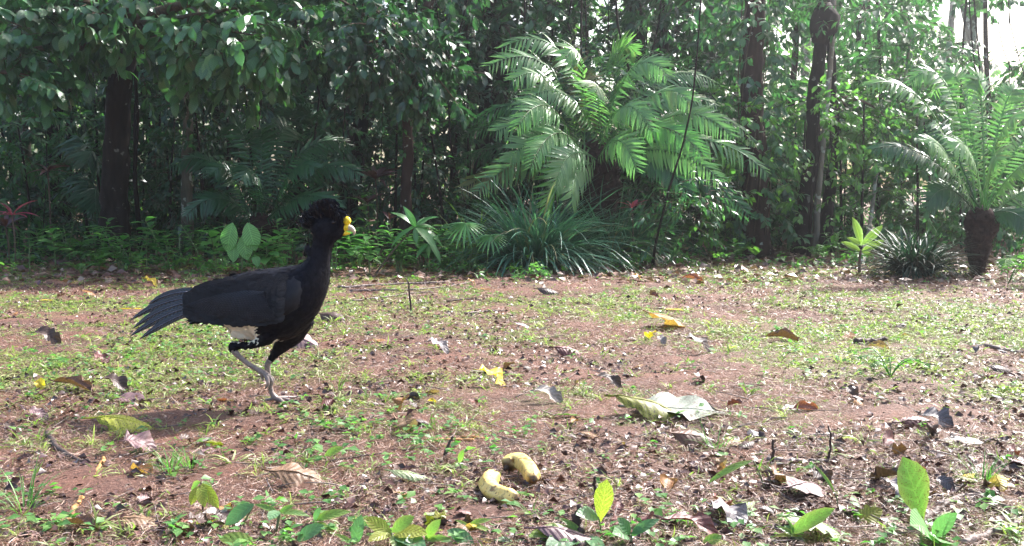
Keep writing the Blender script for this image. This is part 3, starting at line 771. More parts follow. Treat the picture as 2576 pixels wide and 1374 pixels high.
def leaf_clusters(mb, tw, centers, rng, size, nleaf=9, geo=T_oval, outward=None, droop=.6, twig=.30, spread=1.0, szvar=.3, twig_r=.004):
    """twigs with alternating leaves"""
    centers = np.asarray(centers, float)
    centers = centers[~in_gap(centers, rng)] if outward is None else centers
    K = len(centers)
    if K == 0: return
    d = rdir(rng, K, -.6, .5)
    if outward is not None: d = nrm(d * .8 + outward * .9)
    L = twig * rng.uniform(.6, 1.3, K)
    tips = centers + d * L[:, None] - UP * (L * .25)[:, None]
    s = (np.arange(nleaf) + .5) / nleaf
    s = .15 + .85 * s
    pos = centers[:, None] * (1 - s)[None, :, None] + tips[:, None] * s[None, :, None]
    pos = pos + rng.normal(0, .012, pos.shape)
    side = nrm(np.cross(d, UP + rng.normal(0, .3, (K, 3))))
    sg = np.where(np.arange(nleaf) % 2 == 0, 1, -1)
    ld = d[:, None] * (.35 + s[None, :, None] * .7) + side[:, None] * sg[None, :, None] * spread * (1.15 - s)[None, :, None] + rng.normal(0, .28, pos.shape) - UP * droop * rng.uniform(.3, 1.3, (K, nleaf, 1))
    nn = np.broadcast_to(UP, pos.shape) * .9 + rng.normal(0, .38, pos.shape) + d[:, None] * .35
    sz = size * rng.uniform(1 - szvar, 1 + szvar, (K, nleaf))
    base = rng.random((K, 1)) * .5
    var = np.clip(base + rng.random((K, nleaf)) * .5, 0, .999)
    cloud(mb, geo, pos.reshape(-1, 3), ld.reshape(-1, 3), nn.reshape(-1, 3), sz.ravel(), var=var.ravel())
    if tw is not None:
        r = twig_r
        a, b = centers, tips
        u = nrm(np.cross(b - a, UP)); w = np.cross(nrm(b - a), u)
        ring = np.stack([u, -u * .5 + w * .87, -u * .5 - w * .87], 1) * r
        V = np.concatenate([a[:, None] + ring, b[:, None] + ring * .5], 1)
        k = np.arange(K)[:, None] * 6
        F = np.concatenate([np.stack([k[:, 0] + i, k[:, 0] + (i + 1) % 3, k[:, 0] + 3 + (i + 1) % 3, k[:, 0] + 3 + i], -1) for i in range(3)])
        tw.add(V.reshape(-1, 3), F)
def in_ellipsoid(rng, c, r, n, shell=.35):
    d = rdir(rng, n); q = rng.random(n) ** (1 / 3.) * (1 - shell) + shell * rng.random(n) ** .25
    q = np.clip(q, 0, 1)
    return np.asarray(tuple(c)) + d * q[:, None] * np.asarray(r), d
def tree(name, base, pts, r0, r1, crowns, leafmat, size, geo, label, cat='tree', group=None, bark=M_bark_dark, seed=0, nleaf=9, droop=.6, twig=.30, limbs=True, sides=10, jag=.04, trunk_name='trunk'):
    rng = np.random.default_rng(seed)
    root = thing(name, base, label, cat, group)
    tm = MB()
    c = crom([base] + list(pts), 6)
    k = len(c); t = np.linspace(0, 1, k)
    rr = r0 + (r1 - r0) * t ** .8
    rr = rr * (1 + .45 * np.exp(-t * k / 3.0))
    c = c + rng.normal(0, r0 * .06, c.shape)
    add_tube(tm, c, rr, sides, jag=jag, rng=rng)
    part(trunk_name, tm, bark, root)
    if crowns:
        lm, tw = MB(), MB()
        for cc, cr, n in crowns:
            cen, out = in_ellipsoid(rng, cc, cr, n)
            cen = cen[(cen[:, 2] > .12) & ~in_gap(cen, rng)]
            if not len(cen): continue
            out = nrm(cen - np.asarray(tuple(cc)))
            leaf_clusters(lm, tw, cen, rng, size, nleaf, geo, out, droop, twig)
            if limbs:
                a = c[min(k - 1, int(k * .6)):]; st = a[np.argmin(np.linalg.norm(a - np.asarray(tuple(cc)), axis=1))]
                for _ in range(min(7, 2 + n // 20)):
                    e = cen[rng.integers(len(cen))]
                    m = (st + e) / 2 + np.array([rng.normal(0, .1), rng.normal(0, .1), .15])
                    add_tube(tw, bez(st, m, e, 7), np.linspace(max(r1 * .7, .008), .005, 7), 5)
        if tw.n: part('branches', tw, M_twig, root, 'stuff')
        part('crown', lm, leafmat, root, 'stuff')
    return root

# ------------------------------------------------------------------ the trees that can be told apart
def gz(px, Y): return onground(X_at(px, Y), Y)
Y1 = 12.4
tree('broadleaf_tree', gz(284, Y1), [P(288, 500, Y1), P(296, 300, Y1), P(312, 120, Y1 - .1), P(330, -60, Y1), P(340, -300, Y1)], .165, .12,
     [(P(360, 15, 11.4), (.95, .7, .42), 70), (P(560, 70, 11.3), (.60, .6, .36), 46), (P(110, 70, 11.6), (.75, .7, .60), 70), (P(300, -120, 12), (2.0, .9, .5), 60), (P(690, 50, 11.6), (.5, .5, .5), 36)],
     L_big, .165, T_big, 'thick dark tree trunk under hanging broad ruffled leaves left of the bird', seed=21, nleaf=9, droop=.75, twig=.34, bark=M_bark_dark)
Y4 = 12.6
tree('broadleaf_tree', gz(1022, Y4), [P(1022, 500, Y4), P(1026, 350, Y4), P(1020, 200, Y4), P(1050, 80, Y4), P(1095, -60, Y4), P(1100, -300, Y4)], .072, .05,
     [(P(960, 110, 11.7), (.62, .6, .50), 95), (P(1080, 160, 11.9), (.42, .5, .40), 50), (P(830, 60, 12.0), (.55, .6, .6), 60), (P(1040, -60, 12.4), (1.2, .8, .4), 40), (P(1110, 240, 11.8), (.2, .25, .14), 9)],
     L_deep, .130, T_big, 'slim reddish tree with a dense crown of small glossy drooping leaves behind the bird', seed=22, nleaf=10, droop=1.0, twig=.28, bark=M_bark_red)
tree('broadleaf_tree', gz(466, 12.9), [P(470, 450, 12.9), P(472, 300, 12.9), P(480, 150, 12.8), P(500, -100, 12.8)], .068, .05,
     [(P(510, 150, 12.2), (.4, .4, .36), 26), (P(620, 160, 12.0), (.5, .4, .33), 32)], L_big, .17, T_big, 'mossy thin tree trunk with narrow crown right of the thick dark trunk', seed=23, droop=.9, bark=M_bark_moss)
tree('sapling', gz(352, 12.8), [P(340, 450, 12.8), P(345, 300, 12.8), P(338, 150, 12.7)], .028, .02, [(P(338, 150, 12.6), (.3, .3, .3), 14)], L_big, .15, T_big, 'thin bare stem close behind the thick dark trunk', seed=24)
tree('broadleaf_tree', gz(1235, 17), [P(1240, 400, 17), P(1250, 200, 17), P(1240, 0, 17), P(1240, -250, 17)], .21, .18,
     [(P(1260, -20, 15.5), (1.6, 1.0, .8), 100)], L_mid, .13, T_oval, 'broad dark trunk standing behind the upper left fronds of the large cycad', seed=25, bark=M_bark_dark)
tree('branch_tree', gz(-60, 11.6), [P(-80, 400, 11.6), P(-60, 200, 11.5), P(-60, 0, 11.5)], .06, .04,
     [(P(20, 200, 11.1), (.42, .4, .22), 26), (P(0, 60, 11.3), (.6, .5, .4), 40)], L_big, .17, T_big, 'broad-leaved branch with bright green leaves hanging in at the left edge', seed=26, droop=.8)
# vine-clad trunk, leaning pair, lichen stem on the right
Y6 = 13.6
tree('vine_clad_tree', gz(1905, Y6), [P(1902, 450, Y6), P(1890, 250, Y6), P(1895, 100, Y6), P(1905, -150, Y6), P(1905, -400, Y6)], .155, .12,
     [(P(1800, -60, 14.2), (1.3, 1.0, .8), 60)], L_vine, .12, T_lance, 'straight trunk wrapped in leafy vines right of the large cycad', seed=27, bark=M_bark_red)
def vines_on(root, pxs, Y, mat, name='climbing_vine', n=150, seed=1, rad_=.16, size=.115):
    rng = np.random.default_rng(seed); vm, lm = MB(), MB()
    pts = crom([P(x, y, Y) for x, y in pxs], 8)
    for k in range(7):
        ph = rng.uniform(0, 6.28); a = np.linspace(0, 1, len(pts)) * rng.uniform(2, 5) + ph
        q = pts + np.stack([np.cos(a), np.sin(a), 0 * a], -1) * rad_ * rng.uniform(.9, 1.25)
        add_tube(vm, q, .007, 5)
    i = rng.integers(0, len(pts), n); a = rng.uniform(0, 6.28, n); out = np.stack([np.cos(a), np.sin(a) - .3, 0 * a], -1)
    cen = pts[i] + out * rad_ * rng.uniform(.9, 2.6, n)[:, None] + rng.normal(0, .05, (n, 3))
    leaf_clusters(lm, vm, cen, rng, size, 8, T_oval, out, 1.1, .26)
    part(name, vm, M_twig, root, 'stuff'); part('vine_leaves', lm, mat, root, 'stuff')
vt = bpy.data.objects['vine_clad_tree']
vines_on(vt, [(1905, 590), (1902, 450), (1890, 250), (1895, 100), (1905, -20)], Y6, L_vine, n=190, seed=5)
Y7 = 13.9
t7 = tree('leaning_tree', G(2012, 640), [P(2025, 520, Y7), P(2045, 380, Y7), P(2048, 250, Y7), P(2063, 120, Y7), P(2072, 40, Y7), P(2068, -120, Y7), P(2075, -350, Y7)], .105, .075,
     [(P(2200, 20, 14.0), (1.1, .8, .45), 80), (P(2330, 150, 14.0), (.7, .6, .35), 40)], L_mid, .115, T_lance, 'left one of two dark leaning trunks, with a swollen knot near the top', seed=28, bark=M_bark_dark, limbs=False)
km = MB(); add_tube(km, [P(2062, 110, Y7), P(2072, 75, Y7), P(2076, 45, Y7), P(2070, 10, Y7)], [.10, .19, .20, .10], 12, jag=.05, rng=RNG); part('knot', km, M_bark_dark, t7)
tree('leaning_tree', G(2078, 634), [P(2082, 520, 14.2), P(2094, 430, 14.2), P(2100, 330, 14.2), P(2092, 200, 14.3), P(2090, 60, 14.3), P(2095, -150, 14.3)], .085, .05,
     [(P(2180, 330, 14.4), (.5, .4, .3), 24)], L_lime, .15, T_oval, 'right one of two dark leaning trunks, slimmer and forked with twiggy shoots', seed=29, bark=M_bark_dark)
tree('lichen_stem', G(2052, 632), [P(2056, 520, 14.0), P(2068, 380, 14.0), P(2080, 260, 14.0), P(2092, 120, 14.0), P(2100, -100, 14.0)], .045, .03,
     [], None, 0, None, 'pale lichen-spotted stem between the two dark leaning trunks', seed=30, bark=M_bark_pale)
tree('slender_tree', gz(2205, 15.5), [P(2212, 500, 15.5), P(2208, 380, 15.5), P(2215, 200, 15.5), P(2200, -100, 15.5)], .028, .02, [(P(2230, 240, 15.3), (.7, .5, .5), 40)], L_lime, .12, T_lance, 'slender pole of a young tree behind the leaning trunks', seed=31)
tree('slender_tree', G(2165, 668), [P(2190, 560, 13.8), P(2206, 440, 14.5), P(2260, 300, 15), P(2290, 100, 15)], .03, .02, [(P(2330, 330, 15), (.6, .5, .5), 34)], L_mid, .12, T_oval, 'thin leaning stem behind the yellowish seedling', seed=32, bark=M_bark_pale)
# thin bare sapling crossing in front of the large cycad
tree('bare_sapling', G(1642, 668), [P(1652, 600, 11.2), P(1685, 470, 11.2), P(1716, 370, 11.2), P(1740, 260, 11.2), P(1752, 150, 11.2), P(1762, 20, 11.2), P(1770, -120, 11.2)], .014, .008,
     [(P(1730, 480, 11.3), (.33, .25, .22), 26), (P(1650, 510, 11.3), (.22, .2, .14), 9), (P(1700, 560, 11.3), (.33, .25, .16), 16)], L_vine, .085, T_lance, 'thin bare sapling leaning across the front of the large cycad', seed=33, sides=7, nleaf=9, limbs=False)
# dark trunks in the depth of the wood
for i, (px, Y, r, lab) in enumerate([(1690, 18, .10, 'dark trunk above the right fronds of the large cycad'), (1632, 20, .16, 'thick dark trunk high behind the middle of the large cycad'), (1470, 21, .10, 'dark far trunk over the crown of the large cycad'),
                               (160, 15.5, .06, 'dim slim trunk between the left edge and the thick dark trunk'), (90, 17, .08, 'dim trunk near the left edge of the wood'), (585, 15, .05, 'slim trunk behind the dark shaded cycad'),
                               (740, 17, .08, 'dim trunk above the dark shaded cycad'), (880, 16, .05, 'thin dark trunk left of the slim reddish tree'), (1130, 17.5, .07, 'thin trunk between the slim reddish tree and the large cycad'),
                               (400, 17, .06, 'thin dark pole between the thick trunk and the mossy one'), (1810, 17, .06, 'thin pole left of the vine-wrapped trunk'), (1965, 18, .07, 'thin far pole between the vine-wrapped and the leaning trunks'),
                               (2150, 19, .06, 'far pole right of the leaning trunks'), (2400, 20, .08, 'far trunk behind the right-hand cycad'), (2510, 17, .05, 'thin far trunk at the right edge')]):
    dx = [-.2, .25, 0, .3, -.35][i % 5]
    tree('forest_tree', gz(px, Y), [onground(X_at(px, Y) + dx * .4, Y, 1.6), onground(X_at(px, Y) + dx * .8, Y, 3.2), onground(X_at(px, Y) + dx, Y, 5.2)], r, r * .7,
         [(onground(X_at(px, Y) + dx, Y, 5.0), (1.7, 1.4, 1.3), 60)], [L_deep, L_mid, L_grey][i % 3], .14, T_min, lab, seed=40 + i, bark=[M_bark_dark, M_bark_moss, M_bark_red][i % 3], sides=8)

# ------------------------------------------------------------------ understorey shrubs and young trees
LM = [(0, 'the left edge'), (284, 'the thick dark trunk'), (466, 'the mossy thin trunk'), (650, 'the dark shaded cycad'), (820, "the bird's head"), (1022, 'the slim reddish tree'), (1330, 'the large strap-leaved tuft'), (1490, 'the large cycad trunk'), (1660, 'the leaning bare sapling'), (1905, 'the vine-wrapped trunk'), (2045, 'the leaning trunks'), (2170, 'the yellowish seedling'), (2310, 'the dark grass tuft'), (2455, 'the right-hand cycad'), (2576, 'the right edge')]
def where(px):
    i = int(np.argmin([abs(px - a) for a, _ in LM])); a, n = LM[i]
    if abs(px - a) < 45: return 'straight behind ' + n
    j = max(k for k, (b, _) in enumerate(LM) if b <= px or k == 0)
    j = min(j, len(LM) - 2)
    return f'between {LM[j][1]} and {LM[j + 1][1]}'
USED = set()
def uniq(lab, alts):
    for a in alts:
        s = (a + ' ' + lab).strip()
        if s not in USED: USED.add(s); return s
    USED.add(lab); return lab
rngS = np.random.default_rng(77)
rows_ = [(13.2, 17, .8), (14.8, 18, 1.0), (16.8, 18, 1.2), (19.2, 16, 1.4), (22.5, 14, 1.7)]
cnt = 0
for ri, (Y, n, sc_) in enumerate(rows_):
    half = 1288 * Y / FPX * 1.12
    for k in range(n):
        x = -half + 2 * half * (k + .5) / n + rngS.normal(0, .15); y = Y + rngS.normal(0, .35)
        px = 1288 + x / y * FPX
        right = px > 1780
        if (ri < 1 and (1960 < px < 2120 or 230 < px < 340 or 1850 < px < 1950)): x += .45 * (1 if px > 1500 else -1); px = 1288 + x / y * FPX
        H = rngS.uniform(1.7, 3.0) * (1 + .22 * ri)
        if right: H *= .72
        mats = [(L_deep, 'dark'), (L_grey, 'grey-green'), (L_deep, 'dark'), (L_mid, 'mid-green')] if not right else [(L_mid, 'mid-green'), (L_deep, 'dark'), (L_lime, 'light green'), (L_vine, 'glossy green')]  # lighter greens on the right: sunlight painted into the leaf colours
        lm_, tone = mats[rngS.integers(4)]
        gi = rngS.integers(3)
        geo, shp, size = [(T_oval, 'oval-leaved', .10), (T_lance, 'narrow-leaved', .13), (T_cheap, 'small-leaved', .075)][gi]
        if ri >= 1: geo = [T_min, T_minl, T_min][gi]; size *= 1.25
        lab = uniq(f'{tone} {shp} shrub {where(px)}', ['tall', 'lower', 'second tall', 'thin', 'bushy', 'farther', 'third tall', 'scruffy'] if H > 2.6 else ['low', 'small', 'second low', 'thin', 'bushy', 'farther', 'third low', 'scruffy'])
        b = onground(x, y)
        lean = rngS.normal(0, .15)
        crowns = [(onground(x + lean * .5, y, H * .42), (.55 * sc_, .5, H * .40), int(46 * sc_)), (onground(x + lean, y, H * .85), (.70 * sc_, .6, H * .28), int(46 * sc_))]
        tree('understorey_shrub', b, [onground(x + lean * .3, y, H * .4), onground(x + lean, y, H * .9)], .022 + .006 * ri, .010, crowns, lm_, size, geo, lab, 'shrub', seed=200 + cnt, sides=6, limbs=False, nleaf=10, twig=.26)
        cnt += 1
# canopy added overhead: blocks skylight, keeps the wood's inside dim
for k, (px, Y, H, R, lab) in enumerate([(100, 15.5, 6.0, 2.0, 'added shade tree with its leafy canopy over the left edge of the wood'), (520, 16.5, 6.4, 2.2, 'added shade tree roofing the wood above the mossy thin trunk'), (860, 15.5, 5.8, 2.0, 'added shade tree with dense leaves high above the bird'),
                                   (1180, 18, 6.6, 2.2, 'added shade tree with leafy roof left of the large cycad'), (1560, 17.5, 6.4, 2.2, 'added shade tree with leafy roof above the large cycad'), (1850, 19.5, 6.2, 2.0, 'added shade tree whose leaves close the view above the vine-wrapped trunk'),
                                   (300, 21, 7.5, 2.6, 'far added shade tree behind the thick dark trunk'), (780, 22, 8, 2.8, 'far added shade tree behind the bird'), (1350, 23, 8, 2.8, 'far added shade tree behind the strap-leaved tufts'), (2150, 24, 6.6, 2.3, 'far added shade tree behind the leaning trunks')]):
    tree('added_canopy_tree', gz(px, Y), [onground(X_at(px, Y) + .3, Y, H * .4), onground(X_at(px, Y), Y, H)], .13, .08,
         [(onground(X_at(px, Y), Y, H * .92), (R, R * .85, H * .27), 260)], [L_deep, L_mid][k % 2], .18, T_min, lab, seed=500 + k, sides=8, nleaf=10, twig=.5)
# distant wood
def distant():
    rng = np.random.default_rng(9); mb, tw = MB(), MB()
    n = 4300
    x = rng.uniform(-22, 24, n); y = 26 + rng.random(n) * 17
    top = 6.6 + 2.0 * vnoise(x, y, .25, 5) + np.clip((y - 30) * .12, 0, 2)
    px = 1288 + x / y * FPX
    top = np.where(px > 2380, top * .62, top)
    z = .15 + (top - .15) * rng.random(n) ** .8
    hole = (vnoise(px / 60, z * 2.2, 1.0, 6) > .70) & (z > 1.5)
    keep = ~hole
    leaf_clusters(mb, tw, np.stack([x, y, z], -1)[keep], rng, .26, 9, T_min, None, .5, .75, twig_r=.012)
    o = link('distant_forest', mb.mesh('distant_forest', L_far)); o['kind'] = 'stuff'
    for k in range(40):
        X, Y = rng.uniform(-20, 22), rng.uniform(26, 40)
        add_tube(tw, [onground(X, Y), onground(X + rng.normal(0, .3), Y, 4), onground(X + rng.normal(0, .6), Y, 8)], [.16, .12, .08], 6)
    o = link('distant_trunks', tw.mesh('distant_trunks', M_bark_moss)); o['kind'] = 'stuff'
distant()

# ------------------------------------------------------------------ cycads and ferns
PIN_ME = None
def frond(parent, a, c, b, rng, mat, nper=40, Lmax=.30, roll=.6, singles=False, geo=T_pinna, stalk=.12, rach=.009, droop=.35, name='frond', lean=.5, rmat=None):
    global PIN_ME
    pts = bez(a, c, b, 22)
    T = nrm(np.gradient(pts, axis=0))
    S = nrm(np.cross(T, UP + np.array([0, .001, 0])))
    Nn = np.cross(S, T)
    Sr = S * math.cos(roll) + Nn * math.sin(roll); Nr = np.cross(Sr, T)
    fl = np.sign((Nr * np.array([0, -.35, 1.0])).sum(1, keepdims=True)); Nr = Nr * np.where(fl == 0, 1, fl)
    mb = MB(); add_tube(mb, pts, np.linspace(rach, .0025, 22), 5)
    s = np.linspace(stalk, .995, nper); k = s * 21; i = np.clip(k.astype(int), 0, 20); f = (k - i)[:, None]
    lerp = lambda A: A[i] * (1 - f) + A[i + 1] * f
    pp, tt, ss, nn = lerp(pts), nrm(lerp(T)), nrm(lerp(Sr)), nrm(lerp(Nr))
    prof = np.sin(np.pi * (.10 + .84 * (s - stalk) / (1 - stalk))) ** .55
    fo = o = None
    if singles:
        fo = part(name, mb, rmat or M_stem, parent)
        if PIN_ME is None: PIN_ME = MB().add(*T_pinna).mesh('leaflet', L_frond_o)
        org = origin_of(fo)
    for sg in (-1, 1):
        d = ss * sg + tt * (lean + .5 * (s[:, None])) - UP * droop * rng.uniform(.6, 1.4, (nper, 1)) + rng.normal(0, .10, pp.shape)
        n_ = nn + ss * sg * -.25 + rng.normal(0, .08, pp.shape)
        L = Lmax * prof * rng.uniform(.92, 1.06, nper)
        keep = rng.random(nper) > .05
        if singles:
            for q, dd, n1, l in zip(pp[keep], d[keep], n_[keep], L[keep]):
                ob = link('leaflet', PIN_ME, fo); ob.matrix_local = mat_from(Vector(q) - org, dd, n1, l, l * 1.05)
        else:
            cloud(mb, geo, pp[keep], d[keep], n_[keep], L[keep], var=np.clip(rng.random() * .6 + rng.random(keep.sum()) * .4, 0, 1))
    if not singles:
        fo = link(name, mb.mesh(name, mat, origin_of(parent)), parent)
    return fo
def cycad(name, base, topp, rtr, label, fronds, seed, mat=L_frond, Lmax=.30, nper=40, group=None, flare=1.25, rmat=None):
    rng = np.random.default_rng(seed)
    root = thing(name, base, label, 'cycad', group)
    tm = MB(); pts = np.array([np.asarray(tuple(base)) * (1 - t) + np.asarray(tuple(topp)) * t for t in np.linspace(0, 1, 10)])
    ax = nrm(pts[-1] - pts[0]); pts2 = np.vstack([pts, pts[-1] + ax * rtr * .5, pts[-1] + ax * rtr * 1.0, pts[-1] + ax * rtr * 1.3])
    add_tube(tm, pts2, rtr * np.concatenate([np.linspace(.75, flare, 10), [flare * .82, flare * .5, .15]]), 16, jag=.11, rng=rng)
    part('trunk', tm, M_fibre, root)
    ob = MB(); K = 520    # old leaf bases
    t = rng.random(K); a = rng.uniform(0, 6.28, K); out = np.stack([np.cos(a), np.sin(a), 0 * a], -1)
    pos = pts[0] * (1 - t)[:, None] + pts[-1] * t[:, None] + out * (rtr * (.72 + (flare - .75) * t))[:, None]
    cloud(ob, tpl_geo(leaf_tpl(2, 1, 'strap', fold=.3, droop=-.2), 1, .20), pos, out * .8 + UP * rng.uniform(.0, 1.0, (K, 1)) + rng.normal(0, .25, (K, 3)), UP + rng.normal(0, .3, (K, 3)) - out * .5, rng.uniform(.35, .8, K) * min(.19, rtr * .8))
    part('leaf_bases', ob, M_fibre, root, 'stuff')
    tp = np.asarray(tuple(topp))
    for f in fronds:
        cx, cy, cY, ex, ey, eY = f[:6]; o = f[6] if len(f) > 6 else {}
        m = o.get('mat', mat)
        st = tp + np.array([rng.normal(0, rtr * .4), rng.normal(0, rtr * .4), 0.0])
        frond(root, st, P(cx, cy, topp[1] + cY), P(ex, ey, topp[1] + eY), rng, m, nper, o.get('L', Lmax) , o.get('roll', .6), o.get('single', False), droop=o.get('droop', .35), rmat=rmat)
    return root
# c: control px,py,dY ; e: tip px,py,dY (photo frame)
S1 = dict(single=True)
cycad('cycad', gz(1495, 12.5), P(1500, 415, 12.5), .235, 'huge cycad with arching feathery fronds over a stout dark fibrous trunk', [
    (1420, 60, -.3, 1230, 165, -.9, dict(roll=.9)), (1450, 10, -.1, 1262, 120, -.5, dict(roll=.75)), (1440, 150, -.5, 1310, 260, -1.0, dict(roll=.8)),
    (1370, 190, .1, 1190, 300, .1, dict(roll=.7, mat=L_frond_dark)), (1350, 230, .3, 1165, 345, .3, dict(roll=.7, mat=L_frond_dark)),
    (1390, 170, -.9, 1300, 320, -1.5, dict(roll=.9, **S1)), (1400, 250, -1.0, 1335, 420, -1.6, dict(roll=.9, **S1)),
    (1330, 340, -.6, 1205, 480, -1.0, dict(roll=1.0)), (1400, 370, -.9, 1370, 530, -1.3, dict(roll=1.1, **S1)), (1430, 390, -.8, 1440, 520, -1.2, dict(roll=.9)),
    (1430, 80, .6, 1405, 135, .8, dict(mat=L_frond_old, roll=1.0)), (1530, 40, .5, 1600, 135, .4, dict(roll=1.0)), (1570, 80, .3, 1545, 130, .6, dict(roll=1.0)),
    (1640, 110, .1, 1795, 205, .0, dict(roll=-.7)), (1650, 190, -.2, 1800, 262, -.3, dict(roll=-.7)), (1560, 170, -.6, 1640, 330, -1.4, dict(roll=-.8)),
    (1740, 190, .1, 1895, 350, .0, dict(roll=-.8)), (1760, 270, -.4, 1925, 430, -.7, dict(roll=-.8)), (1650, 230, -.8, 1770, 395, -1.3, dict(roll=-.9, **S1)),
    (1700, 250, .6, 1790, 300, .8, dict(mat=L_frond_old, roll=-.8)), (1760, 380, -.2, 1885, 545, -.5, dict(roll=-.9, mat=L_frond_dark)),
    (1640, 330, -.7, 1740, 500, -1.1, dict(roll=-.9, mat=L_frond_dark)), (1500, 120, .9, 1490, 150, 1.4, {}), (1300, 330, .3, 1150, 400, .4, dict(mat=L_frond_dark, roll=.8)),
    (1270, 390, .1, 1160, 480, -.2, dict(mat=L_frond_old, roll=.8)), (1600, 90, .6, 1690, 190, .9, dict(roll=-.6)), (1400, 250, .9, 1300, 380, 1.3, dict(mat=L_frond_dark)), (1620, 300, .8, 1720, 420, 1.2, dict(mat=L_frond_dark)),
    (1480, 40, -.2, 1420, 150, -.8, dict(roll=.8)), (1400, 120, -.5, 1290, 200, -1.0, dict(roll=.8)), (1350, 270, -.5, 1250, 330, -.9, dict(roll=.9)), (1360, 300, -.9, 1280, 400, -1.3, dict(roll=1.0)), (1420, 330, -1.2, 1400, 470, -1.6, dict(roll=1.0)),
    (1580, 60, -.3, 1680, 190, -.8, dict(roll=-.9)), (1650, 150, -.5, 1740, 260, -1.0, dict(roll=-.8)), (1700, 200, -.6, 1840, 340, -1.1, dict(roll=-.9)), (1680, 320, -.9, 1810, 450, -1.3, dict(roll=-.9)), (1560, 280, -1.2, 1600, 430, -1.8, dict(roll=-1.0)),
    (1500, 150, -.6, 1500, 230, -1.2, {}), (1470, 130, .4, 1450, 200, .8, dict(mat=L_frond_old)), (1550, 140, .2, 1570, 220, .5, {}), (1330, 250, .5, 1230, 330, .8, dict(mat=L_frond_dark)),
    ], seed=3, Lmax=.30, nper=33)
cycad('cycad', G(2458, 690), P(2470, 545, 10.4), .088, 'cycad with upright arching fronds on a dark flaring trunk at the right', [
    (2340, 150, -.2, 2180, 215, -.5, dict(roll=.8)), (2400, 80, 0, 2292, 205, -.2, dict(roll=.8)), (2420, 40, .2, 2350, 235, .3, dict(roll=.9)), (2330, 330, -.4, 2195, 375, -.6, dict(roll=.8, mat=L_frond_dark)),
    (2370, 330, -.6, 2335, 360, -.9, dict(roll=1.0)), (2470, 60, 0, 2450, 240, 0, dict(roll=.9)), (2540, 130, 0, 2570, 250, 0, dict(roll=-.8)), (2520, 260, -.5, 2560, 300, -.8, dict(roll=-.9)),
    (2580, 260, 0, 2680, 330, 0, dict(roll=-.8)), (2560, 380, -.4, 2640, 400, -.6, dict(roll=-.8)), (2600, 420, 0, 2700, 520, -.2, dict(roll=-.8)), (2440, 200, .5, 2400, 300, .8, {}),
    (2520, 180, .5, 2530, 260, .8, {}), (2380, 260, .4, 2300, 330, .7, dict(mat=L_frond_dark)), (2600, 330, .4, 2660, 420, .6, {}), (2380, 420, -.3, 2330, 520, -.5, dict(roll=1.0, mat=L_frond_dark)),
    (2440, 300, -.6, 2400, 380, -1.0, dict(roll=1.0)), (2500, 320, -.6, 2510, 420, -.9, dict(roll=-1.0)), (2560, 500, -.2, 2610, 600, -.4, dict(roll=-.8, mat=L_frond_dark))],
    seed=4, Lmax=.22, nper=40, flare=1.75)
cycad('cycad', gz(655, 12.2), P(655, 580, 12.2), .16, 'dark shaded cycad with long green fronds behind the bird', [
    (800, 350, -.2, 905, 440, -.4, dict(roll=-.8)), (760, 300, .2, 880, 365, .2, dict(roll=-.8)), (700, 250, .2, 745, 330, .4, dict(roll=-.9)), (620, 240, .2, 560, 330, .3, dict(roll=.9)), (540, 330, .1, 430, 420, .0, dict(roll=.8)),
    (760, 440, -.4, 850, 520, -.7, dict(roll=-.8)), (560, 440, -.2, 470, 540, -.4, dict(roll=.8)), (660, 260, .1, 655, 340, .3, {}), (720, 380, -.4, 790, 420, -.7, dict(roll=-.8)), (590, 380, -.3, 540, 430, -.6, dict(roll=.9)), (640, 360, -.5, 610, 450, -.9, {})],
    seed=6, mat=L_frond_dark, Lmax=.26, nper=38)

def tuft(name, base, n, L, mat, label, seed, cat='grass tuft', upr=(.25, 1.0), width=.0105, group=None, droop=1.15, rad0=.12):
    rng = np.random.default_rng(seed); mb = MB()
    a = rng.uniform(0, 6.28, n); e = rng.uniform(*upr, n)
    d = np.stack([np.cos(a) * np.cos(e * 1.5), np.sin(a) * np.cos(e * 1.5), np.sin(e * 1.5) + .15], -1)
    q = np.sqrt(rng.random(n)) * rad0
    pos = np.asarray(tuple(base)) + np.stack([np.cos(a) * q, np.sin(a) * q, 0 * a], -1)
    for dr in (.5, .8, 1.1):
        m = rng.integers(0, 3, n) == [.5, .8, 1.1].index(dr)
        g = tpl_geo(leaf_tpl(7, 1, 'strap', fold=.3, droop=dr * droop), 1, width / L)
        cloud(mb, g, pos[m], d[m], UP + d[m] * .1 + rng.normal(0, .15, (m.sum(), 3)), L * rng.uniform(.55, 1.15, m.sum()))
    o = solo(name, mb, mat, base, label, cat, group)
    return o
tuft('strap_leaved_tuft', G(1345, 676), 900, 1.18, L_tuft, 'left of two big grassy tufts of bluish strap leaves below the cycad', 1, rad0=.22)
tuft('strap_leaved_tuft', G(1535, 656), 780, 1.15, L_tuft, 'right of two big grassy tufts of bluish strap leaves below the cycad', 2, rad0=.2)
tuft('dark_grass_tuft', G(2300, 692), 520, .56, L_tuft_dark, 'dome-shaped dark grass tuft beside the right-hand cycad', 3, rad0=.14)
tuft('reed_grass', gz(1178, 11.9), 34, .85, leaf_mat('lime_blade', [(.12, .22, .04), (.2, .3, .06)], transl=.45), 'few tall lime blades standing left of the large cycad', 4, upr=(.7, 1.0), width=.012, rad0=.08)
